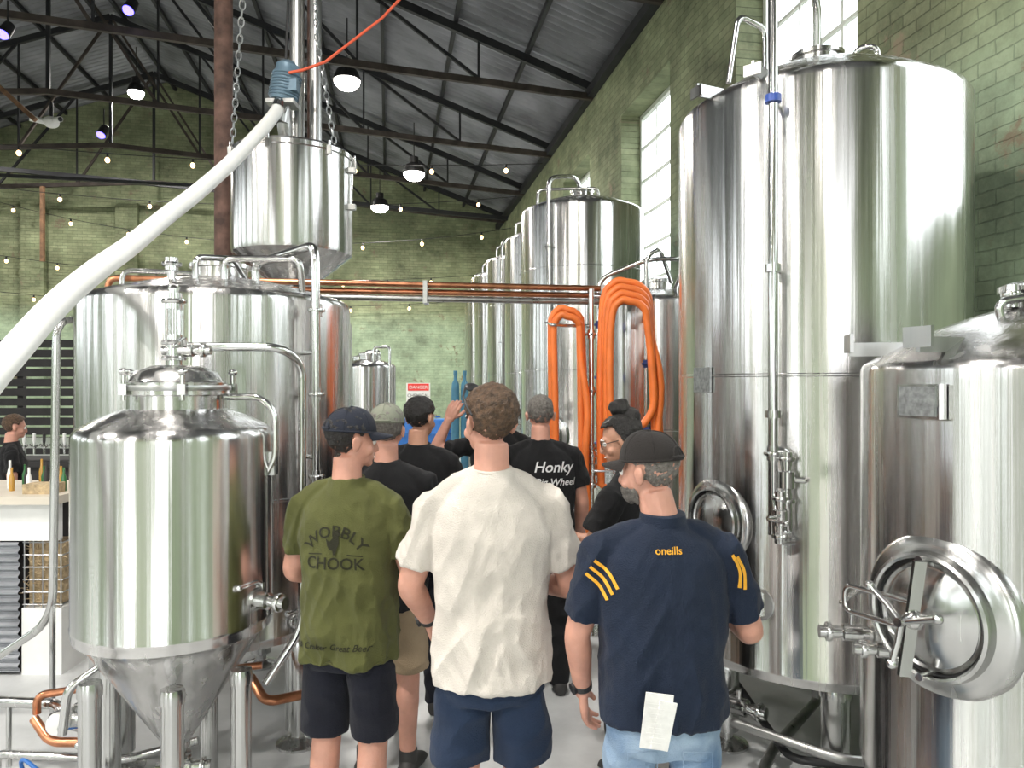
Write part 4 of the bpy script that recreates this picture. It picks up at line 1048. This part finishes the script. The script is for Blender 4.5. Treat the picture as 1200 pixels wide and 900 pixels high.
    for q in (1, -1):
        x0 = hx*q*1.15
        rings = [(-.075, .030, .062), (-.06, .040, .085), (-.02, .042, .095), (.04, .042, .075), (.10, .047, .055), (.155, .044, .045), (.185, .028, .030)]
        sg2 = 14; V_ = []; F_ = []
        for (yy, hw, hh) in rings:
            for k2 in range(sg2):
                a = 2*pi*k2/sg2; V_.append((x0+hw*math.cos(a)+q*.06*max(0, yy), yy, max(0.004, hh*.5+hh*.5*math.sin(a)*1.0)))
        for i in range(len(rings)-1):
            for k2 in range(sg2): l = (k2+1) % sg2; F_.append([i*sg2+k2, i*sg2+l, (i+1)*sg2+l, (i+1)*sg2+k2])
        F_.append(list(range(sg2))); F_.append([(len(rings)-1)*sg2+k2 for k2 in range(sg2)][::-1]); sb.add(V_, F_, 0)
        if ptype == 'shorts': sb.tube([(x0, -.006, .07), (x0, -.006, .13)], [.043, .043], 1, 16)
    child('shoes', mesh_from(sb, 's', ['shoe', 'black'], sharp=60), par, ['shoe', 'black'])
    return dict(par=par, bvh=bvh, s=s, joints=joints, h2l=h2l, HR=HR)

def _interp(rs, n):
    out = []
    for i in range(len(rs)-1):
        for k2 in range(n): out.append(rs[i]*(1-k2/n)+rs[i+1]*k2/n)
    out.append(rs[-1]); return out

def project(P, me, name, mat, off=.0035):
    for v in me.vertices:
        hit = P['bvh'].ray_cast(V((v.co.x, -1, v.co.z)), V((0, 1, 0)))
        y = hit[0].y if hit[0] is not None else -.12
        v.co.y = y - off
    me.update(); child(name, me, P['par'], [mat])

def text_decal(P, txt, x, z, size, mat, name, arc=None, rot=0, shear=0):
    cu = bpy.data.curves.new('t', 'FONT'); cu.body = txt; cu.size = size; cu.align_x = 'CENTER'; cu.resolution_u = 3; cu.shear = shear; cu.offset = size*.012
    o = bpy.data.objects.new('t', cu); COL.objects.link(o)
    dg = bpy.context.evaluated_depsgraph_get(); dg.update(); me = bpy.data.meshes.new_from_object(o.evaluated_get(dg)); bpy.data.objects.remove(o)
    bm = bmesh.new(); bm.from_mesh(me); bmesh.ops.triangulate(bm, faces=bm.faces)
    for _ in range(2):
        es = [e for e in bm.edges if e.calc_length() > .010]
        if es: bmesh.ops.subdivide_edges(bm, edges=es, cuts=1); bmesh.ops.triangulate(bm, faces=bm.faces)
    bm.to_mesh(me); bm.free()
    for v in me.vertices:
        a, b2 = v.co.x, v.co.y
        if arc: th = a/arc; a2 = (arc+b2)*math.sin(th); b2 = (arc+b2)*math.cos(th)-arc; a = a2
        c_, s_ = math.cos(rot), math.sin(rot); a, b2 = a*c_-b2*s_, a*s_+b2*c_
        v.co = (x+a, 0, z+b2)
    project(P, me, name, mat)

def strip(P, pts, wd, name, mat, n=14, off=.003):
    vs = []; fs = []
    C = [V((p[0], 0, p[1])) for p in pts]; C = catmull(C, n)
    for i, c in enumerate(C):
        t = (C[min(i+1, len(C)-1)]-C[max(i-1, 0)]).normalized(); nn = V((-t.z, 0, t.x))
        vs += [c+nn*wd/2, c, c-nn*wd/2]
    for i in range(len(C)-1): fs += [[3*i, 3*i+1, 3*i+4, 3*i+3], [3*i+1, 3*i+2, 3*i+5, 3*i+4]]
    me = bpy.data.meshes.new(name); me.from_pydata([tuple(v) for v in vs], [], fs); project(P, me, name, mat, off)

# 1 olive shirt
P1 = person('man_in_olive_tshirt', (-0.60, 2.72), 1.655, -12, -48, -4, 1.04, .02, 'c_olive', 'c_dshort', 'shorts', 'skin_a', 'hair_bk', 'short', cap='c_cap', vox=.006, hem=.785, seed=1, sleeve=.68,
            armL=((-.26, .12, -1), (.15, .9, -.35)), armR=((.25, .15, -1), (-.2, .9, -.2)))
text_decal(P1, 'WOBBLY', 0, 1.275, .058, 'print', 'shirt_print', arc=.115)
text_decal(P1, 'CHOOK', 0, 1.155, .062, 'print', 'shirt_print')
text_decal(P1, '& Craker Great Beer', -.01, .855, .034, 'print', 'shirt_print', shear=.3, rot=.02)
ring = [(-.03, .02), (-.035, .05), (-.02, .035), (-.005, .05), (.0, .075), (.012, .085), (.018, .07), (.03, .066), (.018, .058), (.022, .03), (.01, .005), (.006, -.015), (-.004, -.015), (-.006, .002), (-.02, .004)]
def emblem(P, ring, x, z, sc, nm, mat):
    me = bpy.data.meshes.new(nm); me.from_pydata([(x+a*sc, 0, z+b2*sc) for a, b2 in ring], [], [list(range(len(ring)))])
    bm = bmesh.new(); bm.from_mesh(me); bmesh.ops.triangulate(bm, faces=bm.faces)
    es = [e for e in bm.edges if e.calc_length() > .02]; bmesh.ops.subdivide_edges(bm, edges=es, cuts=2); bmesh.ops.triangulate(bm, faces=bm.faces)
    bm.to_mesh(me); bm.free(); project(P, me, nm, mat, .005)
emblem(P1, ring, 0, 1.222, .95, 'shirt_emblem', 'print')
strip(P1, [(-.11, 1.205), (-.05, 1.21)], .004, 'shirt_print', 'print'); strip(P1, [(.05, 1.21), (.11, 1.205)], .004, 'shirt_print', 'print')
# 2 cream shirt
P2 = person('man_in_cream_tshirt', (-0.065, 2.35), 1.745, 2, 30, 0, 1.04, .02, 'c_cream', 'c_nshort', 'shorts', 'skin_a', 'hair_br', 'short', vox=.006, hem=.815, seed=5, nfold=.9, sleeve=.74, shem=.56,
            armL=((-.30, .10, -1), (.22, .75, -.75)), armR=((.28, .10, -1), (-.30, .9, -.25)))
gb = MB(); h = P2['h2l']
for q in (1, -1):
    gb.ell(h((.034*q, .060, 1.752)), (.027, .008, .019), 0, P2['HR'] @ Matrix.Rotation(-.8, 3, 'X'), 14, 8)
    gb.tube([h((.062*q, .058, 1.748)), h((.096*q, .01, 1.722)), h((.099*q, -.02, 1.69)), h((.092*q, -.045, 1.66))], .004, 0, 6)
gb.tube([h((-.01, .066, 1.755)), h((.01, .066, 1.755))], .003, 0, 6)
child('sunglasses', mesh_from(gb, 'g', []), P2['par'], ['black'])
def watch(P, idx, mat='black'):
    sg_, S, E, W_, dd = P['joints'][idx]; fd = (W_-E).normalized(); gb = MB(); c = W_-fd*.03
    gb.lathe(c, [(.030, -.011), (.033, -.009), (.033, .009), (.030, .011)], 0, 24, tuple(fd))
    out = (V((sg_, -.6, .2)) - fd*V((sg_, -.6, .2)).dot(fd)).normalized(); gb.lathe(c+out*.031, [(.019, 0), (.019, .008), (.015, .010), (0, .010)], 0, 20, tuple(out))
    child('wristwatch', mesh_from(gb, 'w', []), P['par'], [mat])
watch(P2, 1)
# 3 navy polo
P3 = person('man_in_navy_polo', (0.435, 2.15), 1.605, 0, 52, -4, 1.13, .03, 'c_navy', 'denim', 'trousers', 'skin_a', 'hair_gr', 'beard', cap='c_cap2', vox=.006, hem=.862, seed=9, nfold=.75, sleeve=.78, hshift=(-.025, .01),
            armL=((-.26, .10, -1), (.12, .45, -1)), armR=((.36, .12, -1), (-.10, 1, .05)))
for i in range(3):
    o = i*.021
    strip(P3, [(-.245+o*.6, 1.315+o*1.0), (-.205+o*.65, 1.280+o*1.0), (-.182+o*.7, 1.240+o*.9)], .010, 'sleeve_stripe', 'c_yellow')
for i in range(2):
    o = i*.022
    strip(P3, [(.202+o*.75, 1.375-o*.3), (.228+o*.7, 1.325-o*.2), (.228+o*.75, 1.27-o*.2)], .010, 'sleeve_stripe', 'c_yellow')
text_decal(P3, 'oneills', 0, 1.385, .032, 'c_yellow', 'shirt_print')
cb = MB(); cb.lathe((0, -.012, 1.465), [(.074, 0), (.070, .03), (.062, .034)], 0, 32, (0, -.1, 1)); child('polo_collar', mesh_from(cb, 'c', []), P3['par'], ['c_navy'])
watch(P3, 1)
cb = MB(); Rp = Matrix.Rotation(.12, 3, 'Y')
cb.box((-.055, -.200, .925), (.080, .006, .16), 0, Rp); cb.box((-.035, -.205, .915), (.05, .006, .14), 0, Matrix.Rotation(.2, 3, 'Y'))
for i in range(9): cb.box((-.065+(i % 2)*.01, -.2085, .865+i*.014), (.045, .001, .004), 1, Rp)
child('folded_paper', mesh_from(cb, 'p', ['paper', 'ink']), P3['par'], ['paper', 'ink'])
cb = MB()
for q in (1, -1):
    pts = []
    for a, z in ((.035, .80), (.035, .70), (.075, .68), (.115, .70), (.115, .80)): pts.append(V((a*q*1.1, -.130+abs(a-.075)*.1, z)))
    cb.tube(pts+[pts[0]], .0014, 0, 5)
child('pocket_stitching', mesh_from(cb, 'p', []), P3['par'], ['denim'])
P4 = person('man_in_sage_cap', (-0.56, 3.32), 1.655, -8, 5, -3, 1.06, .03, 'c_black', 'c_khaki', 'shorts', 'skin_a', 'hair_gr', 'short', cap='c_cap3', vox=.008, seed=3)
P5 = person('man_with_dark_hair', (-0.50, 3.98), 1.68, -10, -20, -4, 1.08, .03, 'c_black', 'c_dshort', 'trousers', 'skin_b', 'hair_bk', 'short', vox=.008, seed=4)
P6 = person('man_raising_hand', (-0.08, 4.75), 1.72, 0, 10, 0, 1.0, .02, 'c_black', 'c_dshort', 'trousers', 'skin_a', 'hair_br', 'short', vox=.008, seed=6,
            armL=((-.9, .25, -.22), (.45, .0, 1), (0.2, 1, 0), .9))
P7 = person('grey_haired_man', (0.16, 4.2), 1.69, 6, -6, -3, 1.14, .03, 'c_black', 'c_black', 'trousers', 'skin_a', 'hair_gr', 'thin', vox=.0075, seed=7)
text_decal(P7, 'Honky', .06, 1.30, .085, 'printw', 'shirt_print', shear=.25)
text_decal(P7, 'Big Wheel', .07, 1.225, .056, 'printw', 'shirt_print', shear=.25)
P8 = person('woman_with_hair_bun', (0.50, 3.22), 1.62, 58, 24, -14, 1.0, .0, 'c_black', 'c_black', 'trousers', 'skin_b', 'hair_bk', 'bun', vox=.0065, seed=8, female=True,
            armL=((-.12, .45, -1), (.25, 1, .1), (.3, 0, 1), .7), armR=((.10, .25, -1), (-.35, 1, .05), (-.3, 0, 1), .7))
cb = MB(); sg_, S, E, W_, dd = P8['joints'][1]; fd = (W_-E).normalized(); c = W_+fd*.10+V((0, 0, .03))
cb.lathe(c-V((0, 0, .04)), [(0, 0), (.026, 0), (.034, .10), (.032, .10), (.024, .004)], 0, 20); child('plastic_cup', mesh_from(cb, 'p', []), P8['par'], ['white'])
cb = MB(); h = P8['h2l']; cb.torus(h((.028, .098, 1.632)), .019, .002, 0, tuple(P8['HR'] @ V((0, 1, 0))), 20, 5); cb.torus(h((-.028, .098, 1.632)), .019, .002, 0, tuple(P8['HR'] @ V((0, 1, 0))), 20, 5)
cb.tube([h((-.048, .094, 1.636)), h((-.082, .0, 1.64))], .002, 0, 5); cb.tube([h((.048, .094, 1.636)), h((.082, .0, 1.64))], .002, 0, 5); cb.tube([h((-.009, .1, 1.634)), h((.009, .1, 1.634))], .002, 0, 5)
child('glasses', mesh_from(cb, 'p', []), P8['par'], ['black'])
P9 = person('bartender', (-4.08, 6.05), 1.50, -60, 10, -8, .95, 0, 'c_black', 'c_black', 'trousers', 'skin_a', 'hair_br', 'short', vox=.010, seed=11)

# ------------------------------------------------------------------ world + camera
w = bpy.data.worlds.new('overcast_sky'); SC.world = w; w.use_nodes = True; nt = w.node_tree
bg = nt.nodes['Background']; tc = N(nt, 'ShaderNodeTexCoord'); sp = N(nt, 'ShaderNodeSeparateXYZ'); nt.links.new(tc.outputs['Generated'], sp.inputs[0])
rp = N(nt, 'ShaderNodeValToRGB'); rp.color_ramp.elements[0].position = .47; rp.color_ramp.elements[0].color = (.17, .165, .155, 1); rp.color_ramp.elements[1].position = .53; rp.color_ramp.elements[1].color = (.95, .965, 1.0, 1)
mr = N(nt, 'ShaderNodeMapRange'); mr.inputs['From Min'].default_value = -1; nt.links.new(sp.outputs[2], mr.inputs['Value']); nt.links.new(mr.outputs[0], rp.inputs[0]); nt.links.new(rp.outputs[0], bg.inputs['Color'])
bg.inputs['Strength'].default_value = 8.0

cam = bpy.data.cameras.new('camera'); cam.lens = 26; cam.sensor_width = 36; cam.clip_start = 0.05; cam.clip_end = 200
co = bpy.data.objects.new('camera', cam); COL.objects.link(co); co.location = (0, 0, 1.75); co.rotation_euler = (pi/2, 0, 0); SC.camera = co
SC.view_settings.view_transform = 'Standard'
SC.view_settings.exposure = -0.15
